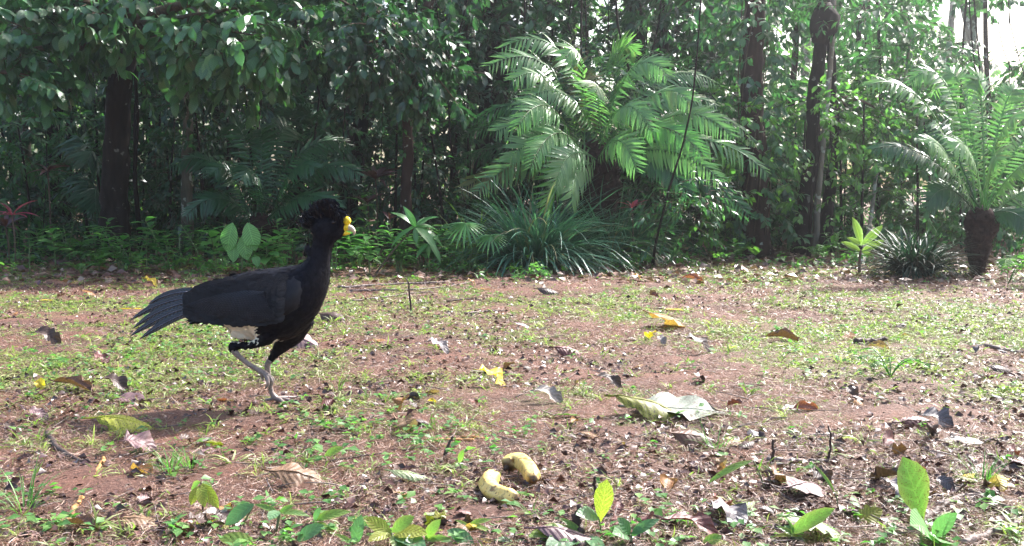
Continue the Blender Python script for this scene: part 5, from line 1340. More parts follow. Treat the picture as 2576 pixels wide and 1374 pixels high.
F(1622, 1042, 195, 'yellow-green', 'domed', -8, 0, -12, .30, 'mottled yellow-green leaf tucked against the very large pale leaf')
F(1672, 818, 112, 'orange', 'arched', 12, 4, 12, .38, 'brown-yellow leaf propped above the grass right of centre')
F(1425, 890, 78, 'maroon', 'domed', 4, 0, -40, .36, 'small dark maroon domed leaf on bare ground in the centre')
F(325, 776, 66, 'yellow', 'flat', 15, 3, 10, .26, 'bright yellow leaf just left of the tail feathers')
F(222, 741, 46, 'orange', 'arched', 0, 3, 10, .3, 'orange-yellow leaf on the red soil at the left')
F(118, 753, 38, 'yellow', 'flat', 10, 3, 0, .25, 'small yellow leaf on the red soil near the left edge')
F(376, 716, 40, 'yellow', 'crumpled', 15, 3, 0, .3, 'yellow leaf at the wood edge above the tail feathers')
F(958, 720, 64, 'tan', 'flat', 5, 3, 0, .22, 'pale orange leaf beside the dry branches behind the bird')
F(1215, 726, 50, 'orange', 'flat', -12, 3, 0, .25, 'orange leaf on red soil before the left strap-leaved tuft')
F(1185, 714, 30, 'orange', 'crumpled', 20, 3, 0, .3, 'little orange crumpled leaf before the left strap-leaved tuft')
F(832, 802, 72, 'dark', 'domed', -25, 5, -50, .42, 'dark brown curled leaf touching the breast of the bird')
F(757, 870, 92, 'mauve', 'arched', -20, 8, -40, .36, 'purple-brown ribbed leaf behind the legs of the bird')
F(180, 976, 116, 'brown', 'curled', -6, 4, 20, .26, 'wet dark brown curled leaf at the left below the grass patch')
F(285, 979, 84, 'dark', 'twisted', 10, 4, 20, .24, 'black-brown twisted leaf right of the wet dark brown one')
F(320, 1002, 94, 'mauve', 'flat', -8, 8, -25, .28, 'purple-brown flat leaf below the black-brown twisted one')
F(352, 1188, 84, 'orange', 'curled', -28, 18, 35, .36, 'orange-brown crisp curled leaf in the lower left')
F(345, 1135, 92, 'mauve', 'crumpled', 20, 20, -15, .38, 'crumpled purple-brown leaf above the orange-brown crisp one')
F(178, 1225, 66, 'mauve', 'flat', 5, 8, -15, .30, 'pinkish mauve leaf in the lower left')
F(738, 1216, 150, 'tan', 'arched', 6, 10, -40, .32, 'long brown ribbed leaf in the lower left centre')
F(738, 1226, 110, 'brown', 'flat', -12, 8, -20, .32, 'darker brown leaf partly under the long ribbed one')
F(1030, 1208, 120, 'pale green', 'domed', 4, 2, -10, .22, 'long pale green leaf left of the two bananas')
F(1738, 1112, 124, 'brown', 'domed', -4, 5, -45, .30, 'dark brown humped leaf on the right foreground')
F(1836, 1116, 66, 'tan', 'flat', 22, 12, -10, .28, 'thin tan leaf right of the dark brown humped leaf')
F(1682, 1226, 64, 'orange', 'curled', 80, 30, 10, .46, 'cup-shaped yellow-brown leaf standing on edge right of the bananas')
F(2022, 1032, 82, 'red', 'curled', 14, 10, -40, .26, 'reddish curled leaf with pale top on the right')
F(1990, 1026, 60, 'pale', 'flat', 10, 10, -20, .30, 'whitish leaf lying against the reddish curled leaf')
F(2300, 1066, 110, 'maroon', 'domed', 4, 14, -55, .26, 'dark red arched leaf in the right foreground')
F(2356, 1068, 86, 'grey', 'twisted', -14, 20, 10, .34, 'shiny grey twisted leaf behind the dark red arched one')
F(2345, 1100, 90, 'grey', 'curled', 70, -20, 20, .20, 'grey rolled leaf hanging down from the dark red arched leaf')
F(2238, 1115, 90, 'maroon', 'twisted', 55, 30, 0, .20, 'dark red rolled leaf standing up left of the dark red arched one')
F(2415, 1110, 110, 'pale', 'flat', -20, 8, -10, .26, 'pinkish white leaf right of the grey rolled leaf')
F(2020, 1245, 190, 'mauve', 'arched', 38, 16, -25, .26, 'very large brown ribbed leaf in the lower right')
F(1960, 1215, 100, 'brown', 'crumpled', 60, 20, -30, .34, 'brown crumpled leaf left of the very large ribbed one')
F(2225, 1215, 110, 'dark', 'curled', -50, 35, 40, .34, 'blackish leathery curled leaf left of the upright green leaf')
F(2262, 1260, 130, 'grey', 'twisted', -58, 10, 20, .20, 'dull grey twisted leaf under the upright green leaf')
F(2182, 1310, 74, 'yellow-green', 'flat', -10, 30, -45, .46, 'bright yellow-green angular leaf in the lower right corner')
F(2452, 1157, 60, 'red', 'flat', -6, 5, -20, .26, 'small brick-red leaf at the right')
F(1965, 852, 90, 'brown', 'curled', -8, 12, 20, .34, 'rusty curled leaf in the grass on the right')
F(2135, 852, 44, 'orange', 'flat', 60, 30, 0, .36, 'rusty upright leaf beside the dark log on the right')
F(2208, 874, 56, 'tan', 'curled', -6, 12, 10, .36, 'pale and yellow cupped leaf in front of the dark log')
F(2512, 932, 66, 'dark', 'domed', -5, 6, -30, .36, 'dark rolled leaf in the grass at the right edge')
F(2550, 976, 70, 'yellow', 'flat', -14, 4, 10, .18, 'yellow strip-like leaf at the right edge')
F(2505, 1000, 36, 'grey', 'domed', 0, 6, 0, .4, 'small grey leaf below the dark rolled one at the right edge')
F(1375, 736, 62, 'dark', 'domed', 0, 4, -30, .34, 'dark leaf on the soil in front of the strap-leaved tufts')
F(1358, 722, 34, 'pale', 'crumpled', 20, 14, 0, .36, 'whitish leaf leaning on the dark leaf before the tufts')
F(1692, 777, 52, 'yellow', 'flat', -6, 5, 0, .26, 'yellow leaf just behind the propped brown-yellow leaf')
F(1662, 772, 28, 'pale', 'flat', -50, 14, 0, .36, 'little white leaf left of that yellow leaf')
F(1600, 702, 36, 'orange', 'crumpled', 30, 12, 0, .36, 'orange crumpled leaf below the right strap-leaved tuft')
F(826, 1032, 50, 'maroon', 'curled', 75, 50, 10, .36, 'dark red-brown leaf standing upright near the front foot of the bird')
F(948, 856, 62, 'orange', 'flat', 6, 6, -15, .2, 'thin reddish leaf right of the bird')
F(1530, 972, 80, 'dark', 'twisted', 4, 5, 10, .2, 'black rotten leaf in the middle right')
F(1755, 886, 84, 'dark', 'crumpled', 0, 6, 0, .26, 'dark crumpled leaf beyond the very large pale leaf')
F(1098, 888, 70, 'grey', 'crumpled', 0, 5, 0, .26, 'grey-black crumpled leaf in the centre left')
F(1310, 822, 54, 'mauve', 'arched', 8, 8, -10, .26, 'pale mauve leaf in the centre of the clearing')
F(1762, 960, 50, 'mauve', 'crumpled', 60, 20, 0, .36, 'pinkish curled leaf above the very large pale leaf')
F(1376, 1012, 90, 'pale', 'twisted', 10, 6, 0, .22, 'bleached skeleton-like leaf left of the mottled one')
F(1190, 1022, 40, 'red', 'crumpled', 10, 12, 0, .26, 'small crimson curled leaf in the centre')
F(1198, 932, 48, 'pale', 'flat', -14, 10, 0, .26, 'pinkish white leaf above the bright yellow one')
F(1290, 942, 60, 'green', 'flat', 3, 3, 0, .18, 'narrow green leaf right of the bright yellow one')
F(1424, 1043, 66, 'green', 'flat', 3, 4, 20, .20, 'green leaf with a brown end between the red leaf and the mottled one')
F(1445, 1060, 40, 'orange', 'curled', 65, 20, 0, .3, 'small pinkish rolled leaf below that green leaf')
F(1200, 1100, 90, 'orange', 'flat', -5, 3, 0, .12, 'narrow orange strip leaf above the bananas')
F(1740, 1352, 170, 'maroon', 'twisted', 16, 10, 20, .16, 'long dark red twisted leaf at the bottom edge')
F(1830, 1310, 120, 'grey', 'crumpled', -30, 24, 30, .36, 'dark grey leathery folded leaf in the lower right')
F(1420, 1366, 190, 'mauve', 'domed', 2, 2, -10, .26, 'broad purple-brown leaf cut by the bottom edge')
F(2040, 1350, 190, 'pale green', 'arched', 8, 5, 0, .28, 'broad pale green leaf cut by the bottom edge on the right')
F(1555, 1290, 60, 'maroon', 'curled', 75, 40, 0, .3, 'wine-red upright leaf behind the green seedlings at the bottom')
F(1600, 1258, 60, 'tan', 'flat', -22, 5, 0, .2, 'thin tan leaf right of the tall green seedling leaf')
F(215, 1330, 130, 'brown', 'curled', -12, 14, 20, .3, 'brown curled leaf at the bottom left')
F(350, 1320, 110, 'tan', 'arched', 14, 14, -20, .34, 'brown-green folded leaf at the bottom left')
F(75, 1345, 110, 'mauve', 'flat', 8, 6, 10, .26, 'dull purple flat leaf in the bottom left corner')
F(560, 1320, 60, 'dark', 'crumpled', 10, 10, 0, .4, 'dark leaf scrap among the seedlings at the bottom left')
F(155, 660, 60, 'mauve', 'domed', -14, 12, -20, .3, 'long dark leaf with pink underside under the ferns')
F(140, 712, 60, 'brown', 'domed', 0, 10, -20, .34, 'yellow-brown domed leaf under the ferns')
F(640, 668, 44, 'red', 'crumpled', 10, 20, 0, .4, 'rust-red leaf right below the ribbed seedling')
F(1222, 655, 44, 'tan', 'curled', 85, 60, 0, .4, 'big tan dead leaf hanging in the left strap-leaved tuft')
F(1215, 690, 34, 'tan', 'crumpled', 30, 20, 0, .4, 'pinkish leaf at the foot of the left strap-leaved tuft')
F(20, 1080, 34, 'dark', 'crumpled', 0, 10, 0, .4, 'black leaf scrap at the left edge')
F(90, 1055, 60, 'mauve', 'crumpled', 0, 10, 0, .3, 'pinkish brown leaf near the left edge')
F(250, 912, 50, 'maroon', 'crumpled', 0, 10, 0, .34, 'small dark red leaf in the left grass')
F(300, 920, 70, 'tan', 'flat', 5, 5, 0, .26, 'tan leaf right of the small dark red one')
F(115, 862, 80, 'dark', 'twisted', 5, 5, 0, .26, 'dark twisted leaf on the soil left of the tail')
F(2395, 690, 60, 'mauve', 'flat', 12, 18, 0, .3, 'purple-grey leaf lying against the dark grass tuft')
F(1740, 704, 60, 'red', 'curled', -10, 10, 0, .3, 'rusty red leaf behind the grass on the right')
F(2200, 1000, 34, 'dark', 'crumpled', 0, 8, 0, .4, 'tiny black leaf near the lime fern seedling')

# smaller leaves, described by colour, form and where they lie
ZL = [(0, 'left'), (500, 'left centre'), (1100, 'centre'), (1700, 'right centre'), (2200, 'right')]
def zone(px, py):
    z = [n for a, n in ZL if px >= a][-1]
    dz = 'near the wood edge' if py < 780 else 'in the middle distance' if py < 950 else 'in the near ground' if py < 1180 else 'at the very front'
    return f'on the {z} {dz}'
rngL = np.random.default_rng(99)
cols = [c_ for c_ in DC if c_ not in ('silver', 'lime yellow')]; wts = np.array([.28, .17, .12, .06, .03, .02, .08, .12, .04, .01, .02, .06, .02]); wts = wts / wts.sum()
for k in range(205):
    t = rngL.random(); py = 690 + 660 * t ** 1.25; px = rngL.uniform(0, 2576)
    if py < 790 and rngL.random() < .3: px = rngL.uniform(0, 1300)
    if k % 5 and k > 8: px = min(2570, max(0, PQ[0] + rngL.normal(0, 60))); py = min(1360, max(688, PQ[1] + rngL.normal(0, 18)))
    else: PQ = (px, py)
    c = cols[rngL.choice(len(cols), p=wts)]; s = list(DSH)[rngL.integers(6)]
    size = rngL.uniform(.03, .085) * FPX / G(px, py).y
    lab = f'small {s} {c} dead leaf {zone(px, py)}'
    while lab in USED and c in cols: c = cols[rngL.integers(len(cols))]; s = list(DSH)[rngL.integers(6)]; lab = f'small {s} {c} dead leaf {zone(px, py)}'; px = px + 1; 
    USED.add(lab)
    F(px, py, size, c, s, rngL.uniform(0, 360), rngL.uniform(0, 14), rngL.uniform(-25, 25), rngL.choice([.26, .34, .42]), lab, 'small dead leaves scattered over the clearing')

# ------------------------------------------------------------------ twigs and sticks
M_stick = bark_mat('grey_stick', (.10, .075, .065), (.26, .21, .19), scale=40, rough=.5)
M_stick_d = bark_mat('dark_stick', (.035, .024, .022), (.10, .07, .06), scale=40, rough=.45)
M_stick_o = bark_mat('orange_stick', (.32, .16, .06), (.50, .28, .11), scale=40, rough=.5)
def stick(pts, r, mat, label, name='twig', cat='twig', up=.5, side=None):
    """pts: photo points on the ground, or (px, py, height) with height in metres above the ground point below it"""
    q = []; first = G(pts[0][0], pts[0][1])
    for p in pts:
        if len(p) == 3 and p[2] > 0:
            q.append(P(p[0], p[1], q[-1].y if q else first.y))
        else: q.append(G(p[0], p[1], r * up))
    mb = MB(); c = crom(q, 5); c = c + RNG.normal(0, r * .25, c.shape)
    add_tube(mb, c, r * np.linspace(1.1, .6, len(c)), 7, jag=.08, rng=RNG)
    if side:
        for (i, x, y) in side:
            s = Vector(c[int(i * (len(c) - 1))]); add_tube(mb, bez(s, (s + P(x, y, s.y)) / 2 + Vector((0, 0, .01)), P(x, y, s.y), 5), [r * .6, r * .5, r * .45, r * .4, r * .25], 5)
    return solo(name, mb, mat, first, label, cat)
K_ = stick
K_([(118, 1092), (150, 1130), (190, 1155), (240, 1168)], .011, M_stick_d, 'curved dark branch lying in the lower left', 'branch', 'branch')
K_([(262, 1152), (245, 1185), (228, 1232)], .008, M_stick_o, 'orange peeled stick in the lower left')
K_([(205, 1255), (180, 1290), (168, 1318)], .008, M_stick_o, 'short orange stick near the bottom left')
K_([(1034, 782), (1032, 750, 1), (1028, 715, 1), (1020, 700, 1)], .008, M_stick_d, 'upright crooked twig stuck in the soil behind the bird')
K_([(850, 724), (960, 716), (1060, 712), (1125, 708), (1160, 692)], .011, M_stick, 'long grey branch along the wood edge behind the bird', 'branch', 'branch')
K_([(880, 731), (1000, 730), (1080, 725), (1180, 712)], .009, M_stick, 'second grey branch in front of the long one behind the bird', 'branch', 'branch')
K_([(880, 757), (960, 748), (1030, 738), (1090, 735)], .007, M_stick, 'thin grey twig crossing the upright crooked twig')
K_([(1170, 789), (1230, 783), (1270, 780)], .008, M_stick, 'straight twig on the bare soil in the centre')
K_([(1125, 758), (1180, 752), (1210, 755)], .007, M_stick_d, 'dark twig on the bare soil in the centre')
K_([(1942, 1170), (1945, 1140, 1), (1944, 1105, 1)], .0062, M_stick_d, 'stubby dark stick standing upright in the right foreground')
K_([(2085, 1160), (2088, 1130, 1), (2090, 1095, 1), (2084, 1072, 1)], .0045, M_stick_d, 'slim dark stick standing upright in the right foreground')
K_([(1930, 1158), (1990, 1160), (2040, 1158), (2110, 1160)], .009, M_stick, 'pale shiny stick lying between the two upright ones')
K_([(1985, 1300), (2050, 1296), (2120, 1292), (2190, 1290)], .012, M_stick_d, 'thick dark stick in the lower right', 'branch', 'branch')
K_([(2310, 1318), (2350, 1290), (2400, 1262)], .011, M_stick_d, 'dark stick leaning towards the upright green leaf', 'branch', 'branch')
K_([(2420, 1368), (2480, 1345), (2576, 1312)], .012, M_stick, 'long grey branch in the bottom right corner', 'branch', 'branch')
K_([(2360, 1270), (2450, 1245), (2540, 1290)], .007, M_stick, 'bent grey twig in the lower right corner')
K_([(2440, 1235), (2500, 1262), (2576, 1300)], .008, M_stick, 'grey twig running to the right edge')
K_([(2500, 1150), (2530, 1180), (2560, 1205)], .009, M_stick_d, 'dark stick near the right edge')
K_([(2150, 862), (2185, 858), (2232, 855)], .020, M_stick_d, 'short dark log lying in the grass on the right', 'log', 'log')
K_([(2480, 868), (2520, 878), (2576, 885)], .011, M_stick, 'pale branch lying at the right edge', 'branch', 'branch')
K_([(1905, 640), (1960, 655), (2030, 672)], .016, M_stick_d, 'dark fallen branch before the vine-wrapped trunk', 'branch', 'branch')
K_([(1720, 628), (1770, 640), (1830, 656)], .014, M_stick_d, 'fallen branch on the wood edge right of the bare sapling', 'branch', 'branch')
K_([(2085, 660), (2130, 672), (2190, 678)], .012, M_stick, 'fallen pale root or branch near the yellowish seedling', 'branch', 'branch')
K_([(430, 692), (500, 675), (550, 668), (600, 672)], .010, M_stick, 'long twig among the herbs above the back of the bird')
K_([(1190, 1108), (1130, 1106), (1090, 1108)], .006, M_stick_o, 'thin orange stalk above the pale green leaf')
K_([(1120, 1145), (1128, 1120, 1), (1138, 1098, 1)], .006, M_stick_d, 'small upright brown splinter left of the bananas')
K_([(1270, 1262), (1310, 1295), (1345, 1325)], .0045, M_stick, 'thin straight twig leading away from the bananas')
K_([(1545, 1210), (1590, 1185)], .0045, M_stick, 'short pale twig right of the bananas')
K_([(1490, 1180), (1530, 1190), (1560, 1185)], .005, M_stick_d, 'dark twig behind the bananas')
K_([(830, 1160), (900, 1148), (960, 1140)], .004, M_stick_d, 'thin dark twig in the lower centre left')
K_([(1100, 1320), (1190, 1335), (1260, 1322)], .006, M_stick_d, 'dark twig among the seedlings at the bottom')
K_([(2270, 1020), (2310, 1040), (2350, 1048)], .007, M_stick_d, 'dark twig behind the grey twisted leaf')
K_([(1502, 1275), (1500, 1245, 1), (1495, 1215, 1), (1499, 1200, 1)], .006, M_stick_d, 'crooked black twig standing beside the tall green seedling leaf')
K_([(1455, 1345), (1450, 1310, 1), (1458, 1275, 1)], .016, M_stick_d, 'short black stump among the seedlings at the bottom', 'stump', 'stump')
rngK = np.random.default_rng(5)
def fine_twigs():
    mb = MB()
    for k in range(420):
        py = 760 + 600 * rngK.random() ** .8; px = rngK.uniform(-20, 2600)
        p = G(px, py); a = rngK.uniform(0, 6.28); L = rngK.uniform(.05, .20); r = rngK.uniform(.0012, .003)
        d = Vector((math.cos(a), math.sin(a), 0)); e = p + d * L; m = p + d * L * .5 + Vector((-d.y, d.x, 0)) * rngK.normal(0, .015)
        pts = [Vector((q.x, q.y, float(hgt(q.x, q.y)) + h)) for q, h in ((p, r), (m, r + rngK.uniform(0, .02)), (e, r + rngK.uniform(0, .03)))]
        add_tube(mb, bez(*pts, 5), np.linspace(r, r * .5, 5), 4)
    o = link('fine_twigs', mb.mesh('fine_twigs', M_stick)); o['kind'] = 'stuff'
fine_twigs()

# ------------------------------------------------------------------ the two bananas
def banana_mat():
    m, nt, b = new_mat('ripe_banana_skin'); Lk = nt.links.new
    tc = N(nt, 'ShaderNodeTexCoord'); n1 = N(nt, 'ShaderNodeTexNoise'); n1.inputs['Scale'].default_value = 38; n1.inputs['Detail'].default_value = 4; Lk(tc.outputs['Object'], n1.inputs['Vector'])
    n2 = N(nt, 'ShaderNodeTexNoise'); n2.inputs['Scale'].default_value = 160; n2.inputs['Detail'].default_value = 2; Lk(tc.outputs['Object'], n2.inputs['Vector'])
    c = ramp(nt, n1.outputs[0], [(.3, (.70, .46, .10)), (.6, (.82, .62, .22))]).outputs[0]
    c = mixc(nt, ramp(nt, n1.outputs[0], [(.54, (0, 0, 0)), (.64, (1, 1, 1))]).outputs[0], c, (.26, .14, .03))
    c = mixc(nt, ramp(nt, n2.outputs[0], [(.63, (0, 0, 0)), (.68, (1, 1, 1))]).outputs[0], c, (.12, .06, .02))
    at = N(nt, 'ShaderNodeAttribute', attribute_name='lf'); sp = N(nt, 'ShaderNodeSeparateXYZ'); Lk(at.outputs['Vector'], sp.inputs[0])
    e = ramp(nt, sp.outputs[0], [(0, (1, 1, 1)), (.05, (.6, .6, .6)), (.12, (0, 0, 0)), (.93, (0, 0, 0)), (1, (1, 1, 1))]).outputs[0]
    c = mixc(nt, e, c, (.10, .055, .02)); Lk(c, b.inputs['Base Color']); b.inputs['Roughness'].default_value = .38
    return m
M_ban = banana_mat(); M_tip = plain_mat('banana_tip', (.05, .03, .02), rough=.8)
def banana(pts, r, label):
    base = G(pts[1][0], pts[1][1]); root = thing('banana', base, label, 'banana', 'bananas left on the forest floor')
    q = [G(p[0], p[1] + 4, p[2]) for p in pts]
    c = crom(q, 7); n = len(c); t = np.linspace(0, 1, n)
    rr = r * np.minimum(1, np.minimum(.50 + t * 6.0, .42 + (1 - t) * 5.0)) ** .8
    V, Fq, F3, A = tube(c, rr, 20)
    # five soft edges along the fruit
    cc = np.repeat(c, 20, 0); a = np.tile(np.arange(20) * 2 * math.pi / 20, n)
    V[:n * 20] = cc + (V[:n * 20] - cc) * (1 + .085 * np.cos(5 * a))[:, None]
    A[:, 0] = np.concatenate([np.repeat(t, 20), [0, 1]])
    mb = MB().add(V, Fq, A); mb.F3.append(F3)
    part('fruit', mb, M_ban, root)
    s = MB(); d = nrm(c[0] - c[1]); add_tube(s, np.array([c[0] - d * .004, c[0] + d * .008, c[0] + d * .016]), [r * .38, r * .30, r * .26], 10); part('stalk_end', s, M_tip, root)
    s = MB(); d = nrm(c[-1] - c[-2]); add_tube(s, np.array([c[-1] - d * .002, c[-1] + d * .005]), [r * .26, r * .16], 8); part('tip', s, M_tip, root)
banana([(1246, 1194, .022), (1228, 1208, .024), (1234, 1228, .024), (1262, 1242, .024), (1302, 1250, .022)], .0262, 'front banana, curved towards the camera with a blown-out pale top')
banana([(1276, 1170, .020), (1288, 1158, .030), (1310, 1158, .034), (1332, 1178, .032), (1342, 1204, .024)], .0255, 'rear banana, arched, with more brown freckles')

# ------------------------------------------------------------------ seedlings and upright leaves in the foreground
M_sg = plain_mat('seedling_stem', (.14, .16, .07), rough=.5)
L_fg = leaf_mat('seedling_leaf', [(.09, .20, .05), (.15, .27, .06), (.22, .33, .07)], rough=.40, transl=.45, obj=True, vein=.22, vfreq=6, bump=.4, spots=.25, spotcol=(.10, .07, .03), edge=(.30, .30, .10))
L_fgd = leaf_mat('dark_seedling_leaf', [(.07, .17, .075), (.11, .23, .10)], rough=.36, transl=.35, obj=True, vein=.18, vfreq=6, bump=.4, spots=.15, spotcol=(.10, .09, .04))
L_fgy = leaf_mat('yellow_seedling_leaf', [(.26, .34, .05), (.34, .36, .06)], rough=.42, transl=.5, obj=True, vein=.3, vfreq=8, bump=.5, spots=.5, spotcol=(.14, .07, .02))  # yellow-green seedling leaf with brown spots
def seedling(px, py, leaves, label, name='seedling', stemr=.003, hub=None, smat=None):
    """leaves: (base px,py, tip px,py, kind, material, width factor, towards-camera)"""
    b = G(px, py); r = thing(name, b, label, 'seedling'); sm = MB(); L_ = []
    for (x0, y0, x1, y1, kind, mat, W, dy) in leaves:
        W = W * .84
        p0 = P(x0, y0, b.y + .01); p1 = P(x1, y1, b.y + dy)
        add_tube(sm, bez(b - Vector((0, 0, .01)), (b + p0) / 2 + Vector((.005, 0, .004)), p0, 6), np.linspace(stemr, stemr * .6, 6), 5)
        L_.append((kind, mat, p0, p1 - p0, W))
    part('stem', sm, smat or M_sg, r)
    for kind, mat, p0, d, W in L_:
        n = Vector((0, -.75, .75)) if abs(d.z) > .4 * d.length else Vector((.1, -.45, 1))
        leafobj(r, kind, mat, p0, d, n, d.length * 1.08, W)
    return r
S = seedling
S(2322, 1330, [(2322, 1318, 2292, 1168, 'obovate', L_fg, 1.15, -.02)], 'single large upright green leaf with small holes at the lower right', smat=M_twig)
S(2350, 1365, [(2345, 1350, 2388, 1300, 'oval', L_fgd, 1.0, -.05), (2340, 1345, 2330, 1300, 'oval', L_ribbed, 1.5, -.1), (2350, 1358, 2375, 1340, 'ovate', L_ribbed, 1.2, -.1)], 'pale ribbed seedling below the large upright green leaf')
S(1512, 1350, [(1508, 1318, 1524, 1218, 'obovate', L_fgy, .95, 0), (1505, 1300, 1468, 1282, 'oval', L_fgd, 1.2, -.05)], 'seedling with one tall backlit yellow-green leaf beside the black stump')
S(1470, 1362, [(1462, 1340, 1345, 1322, 'oval', L_fg, .8, -.05), (1462, 1345, 1390, 1352, 'oval', L_fgd, 1, -.1), (1465, 1345, 1420, 1300, 'lance', L_fg, 1, 0), (1470, 1350, 1520, 1362, 'lance', L_fgd, 1.2, -.1)], 'low seedling with a long lime leaf left of the black stump')
S(1585, 1368, [(1585, 1345, 1568, 1308, 'oval', L_fgd, 1.2, -.02), (1588, 1345, 1650, 1300, 'lance', L_fgd, 1.3, 0), (1580, 1350, 1560, 1330, 'oval', L_fgd, 1.2, -.05), (1590, 1350, 1615, 1318, 'oval', L_fgd, 1, 0)], 'dark blue-green seedling right of the black stump')
S(510, 1290, [(502, 1222, 478, 1262, 'oval', L_fgy, 1.2, -.03), (505, 1215, 545, 1268, 'oval', L_fgy, .9, -.03), (505, 1212, 470, 1232, 'oval', L_fg, 1.1, .03), (506, 1212, 540, 1228, 'oval', L_fg, 1, .03), (504, 1220, 510, 1262, 'oval', L_fgy, 1, -.05)], 'drooping mottled seedling on a slanting stem at the lower left', smat=M_twig)
S(600, 1330, [(640, 1268, 562, 1310, 'oval', L_fgd, 1.1, -.02)], 'curved grey-green seedling leaf bending left at the lower left')
S(690, 1345, [(700, 1290, 645, 1262, 'lance', L_fg, 1, 0), (702, 1290, 730, 1270, 'oval', L_fg, .9, 0), (705, 1292, 772, 1280, 'lance', L_fg, 1.2, 0), (700, 1285, 680, 1295, 'oval', L_fgd, 1.3, -.04)], 'pale seedling with arching leaves in the lower left centre')
S(780, 1345, [(790, 1310, 870, 1275, 'lance', L_fg, 1.1, 0), (790, 1315, 845, 1330, 'lance', L_fg, 1, -.03), (790, 1310, 800, 1280, 'oval', L_fgd, 1, 0)], 'seedling with a curved white-edged leaf in the lower centre left')
S(760, 1372, [(745, 1362, 800, 1318, 'oval', L_fgd, 1.1, 0), (740, 1365, 700, 1350, 'lance', L_fg, 1, 0)], 'dark glossy seedling leaf rising from the bottom edge')
S(640, 1374, [(650, 1372, 560, 1345, 'oval', L_fg, 1, -.02), (660, 1372, 700, 1355, 'lance', L_fgd, 1, 0)], 'bright green leaf at the bottom edge left of the glossy one')
S(890, 1375, [(893, 1372, 902, 1305, 'oval', L_fgd, 1.0, 0), (890, 1372, 850, 1340, 'lance', L_fg, 1, 0)], 'upright grey-green leaf at the bottom edge left of centre')
S(985, 1372, [(985, 1345, 925, 1300, 'oval', L_fgy, 1.1, 0), (985, 1340, 1030, 1298, 'oval', L_fg, 1.2, 0), (985, 1345, 935, 1345, 'oval', L_fgy, 1.1, -.04), (990, 1345, 1060, 1325, 'oval', L_fgy, 1.3, -.03), (990, 1345, 1010, 1370, 'oval', L_fg, 1.2, -.06), (985, 1345, 960, 1318, 'oval', L_fgd, 1.1, .02), (990, 1348, 1060, 1352, 'oval', L_fgd, 1.1, -.06)], 'bushy yellow-mottled seedling at the bottom centre left')
S(1075, 1374, [(1070, 1358, 1098, 1310, 'oval', L_fg, 1.1, 0), (1072, 1360, 1120, 1345, 'lance', L_fg, 1, -.03), (1070, 1362, 1035, 1350, 'oval', L_fgd, 1.2, -.04)], 'lime seedling right of the bushy mottled one')
S(1160, 1374, [(1195, 1372, 1135, 1330, 'oval', L_fgd, 1.1, 0), (1180, 1374, 1215, 1365, 'lance', L_fgy, 1.2, 0)], 'large oblique dark green leaf at the bottom centre')
S(1185, 1340, [(1180, 1320, 1230, 1300, 'lance', L_fg, 1, 0), (1180, 1322, 1240, 1325, 'lance', L_fg, .8, -.03), (1180, 1325, 1150, 1305, 'lance', L_fg, .9, 0)], 'thin arching seedling at the bottom below the bananas')
S(1290, 1372, [(1290, 1362, 1250, 1350, 'oval', L_fgd, .9, 0), (1295, 1360, 1345, 1368, 'oval', L_fgd, .9, 0)], 'pair of pale oval leaves at the bottom below the bananas')
S(2030, 1372, [(1985, 1345, 2085, 1275, 'oval', L_fg, .7, -.02), (2000, 1350, 1965, 1320, 'lance', L_fg, 1, 0), (2010, 1350, 1950, 1335, 'lance', L_fgy, .8, 0), (2000, 1350, 1990, 1310, 'lance', L_fg, .8, 0)], 'arched green leaf over yellow grass shoots in the lower right')
S(1925, 1230, [(1895, 1158, 1770, 1195, 'narrow', L_fg, 2.0, 0), (1905, 1190, 1920, 1150, 'narrow', L_fg, 1, 0)], 'seedling with one long drooping narrow leaf in the right foreground')
S(2108, 1275, [(2100, 1240, 2060, 1165, 'narrow', L_fg, 1.2, 0)], 'tall narrow lime blade in the right foreground')
S(1760, 1374, [(1765, 1372, 1810, 1345, 'oval', L_fg, 1.2, 0), (1762, 1372, 1850, 1365, 'oval', L_fgy, 1.1, 0)], 'round-leaved seedling at the bottom right of centre')
S(820, 1160, [(815, 1148, 772, 1150, 'oval', L_fg, .7, 0), (815, 1148, 855, 1122, 'oval', L_fg, 1.0, 0)], 'two-leaved seedling in the lower centre left')
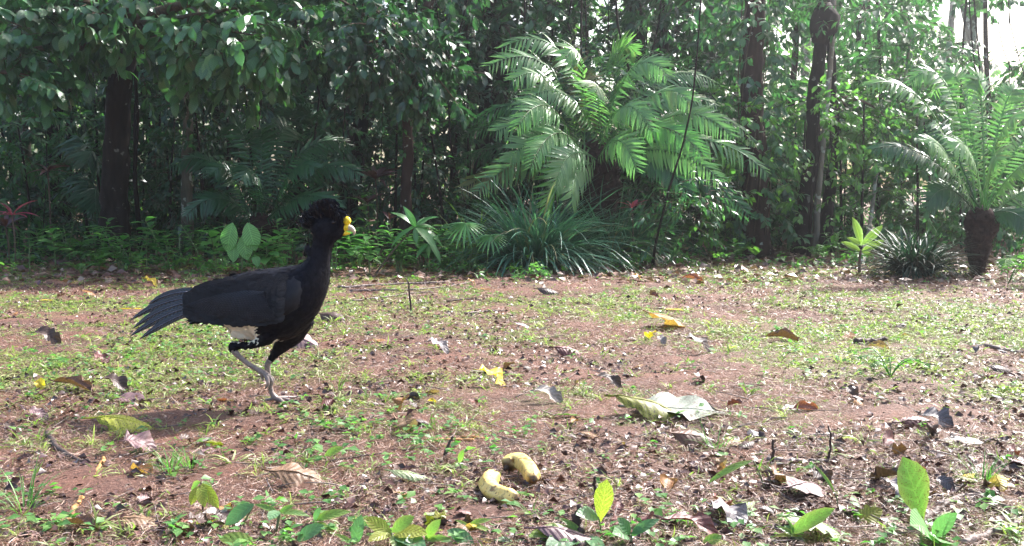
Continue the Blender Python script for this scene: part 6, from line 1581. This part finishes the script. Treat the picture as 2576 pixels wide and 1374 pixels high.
S(1160, 1185, [(1150, 1178, 1118, 1168, 'oval', L_fg, 1.3, 0), (1150, 1178, 1175, 1172, 'oval', L_fg, 1.3, 0), (1155, 1165, 1162, 1135, 'oval', L_fg, 1, 0)], 'small clover-like seedling left of the bananas')
S(735, 1180, [(745, 1090 + 60, 720, 1140, 'oval', L_fg, 1, 0)], 'tiny seedling in the lower left centre')
S(800, 1040, [(805, 1030, 850, 1022, 'oval', L_fg, 1, 0), (805, 1035, 830, 1045, 'oval', L_fg, 1.2, -.03), (800, 1035, 780, 1050, 'oval', L_fg, 1.2, -.03)], 'green seedling right beside the foot of the bird')
for k, (px, py, lab) in enumerate([(60, 1290, 'yellow-green grass clump in the bottom left'), (430, 1190, 'thin tall grass blades in the lower left'), (1800, 1130, 'small grass clump under the dark brown humped leaf'), (2470, 1215, 'sparse blades near the right edge'), (480, 1180, 'second thin group of blades in the lower left')]):
    tuft('grass_clump', G(px, py), 30, .11 if k else .15, L_fern, lab, 70 + k, 'grass clump', upr=(.5, .95), width=.0016, rad0=.03, droop=.8)
# ------------------------------------------------------------------ added scattering volume, imitates veiling lens glare
hb = MB()
x0, x1, y0, y1, z0, z1 = -26, 28, -6, 47, -1.2, 16.0
V = np.array([(x, y, z) for x in (x0, x1) for y in (y0, y1) for z in (z0, z1)], float)
hb.add(V, np.array([(0, 1, 3, 2), (4, 6, 7, 5), (0, 4, 5, 1), (2, 3, 7, 6), (0, 2, 6, 4), (1, 5, 7, 3)]))
mh = bpy.data.materials.new('glare_scatter'); mh.use_nodes = True
nh = mh.node_tree; nh.nodes.remove(nh.nodes['Principled BSDF'])
pv = nh.nodes.new('ShaderNodeVolumePrincipled'); pv.inputs['Density'].default_value = 0.0029; pv.inputs['Anisotropy'].default_value = 0.86; pv.inputs['Color'].default_value = (.92, .95, 1.0, 1)
nh.links.new(pv.outputs[0], nh.nodes['Material Output'].inputs['Volume'])
hz = link('glare_volume', hb.mesh('glare_volume', mh, smooth=False)); hz['kind'] = 'stuff'
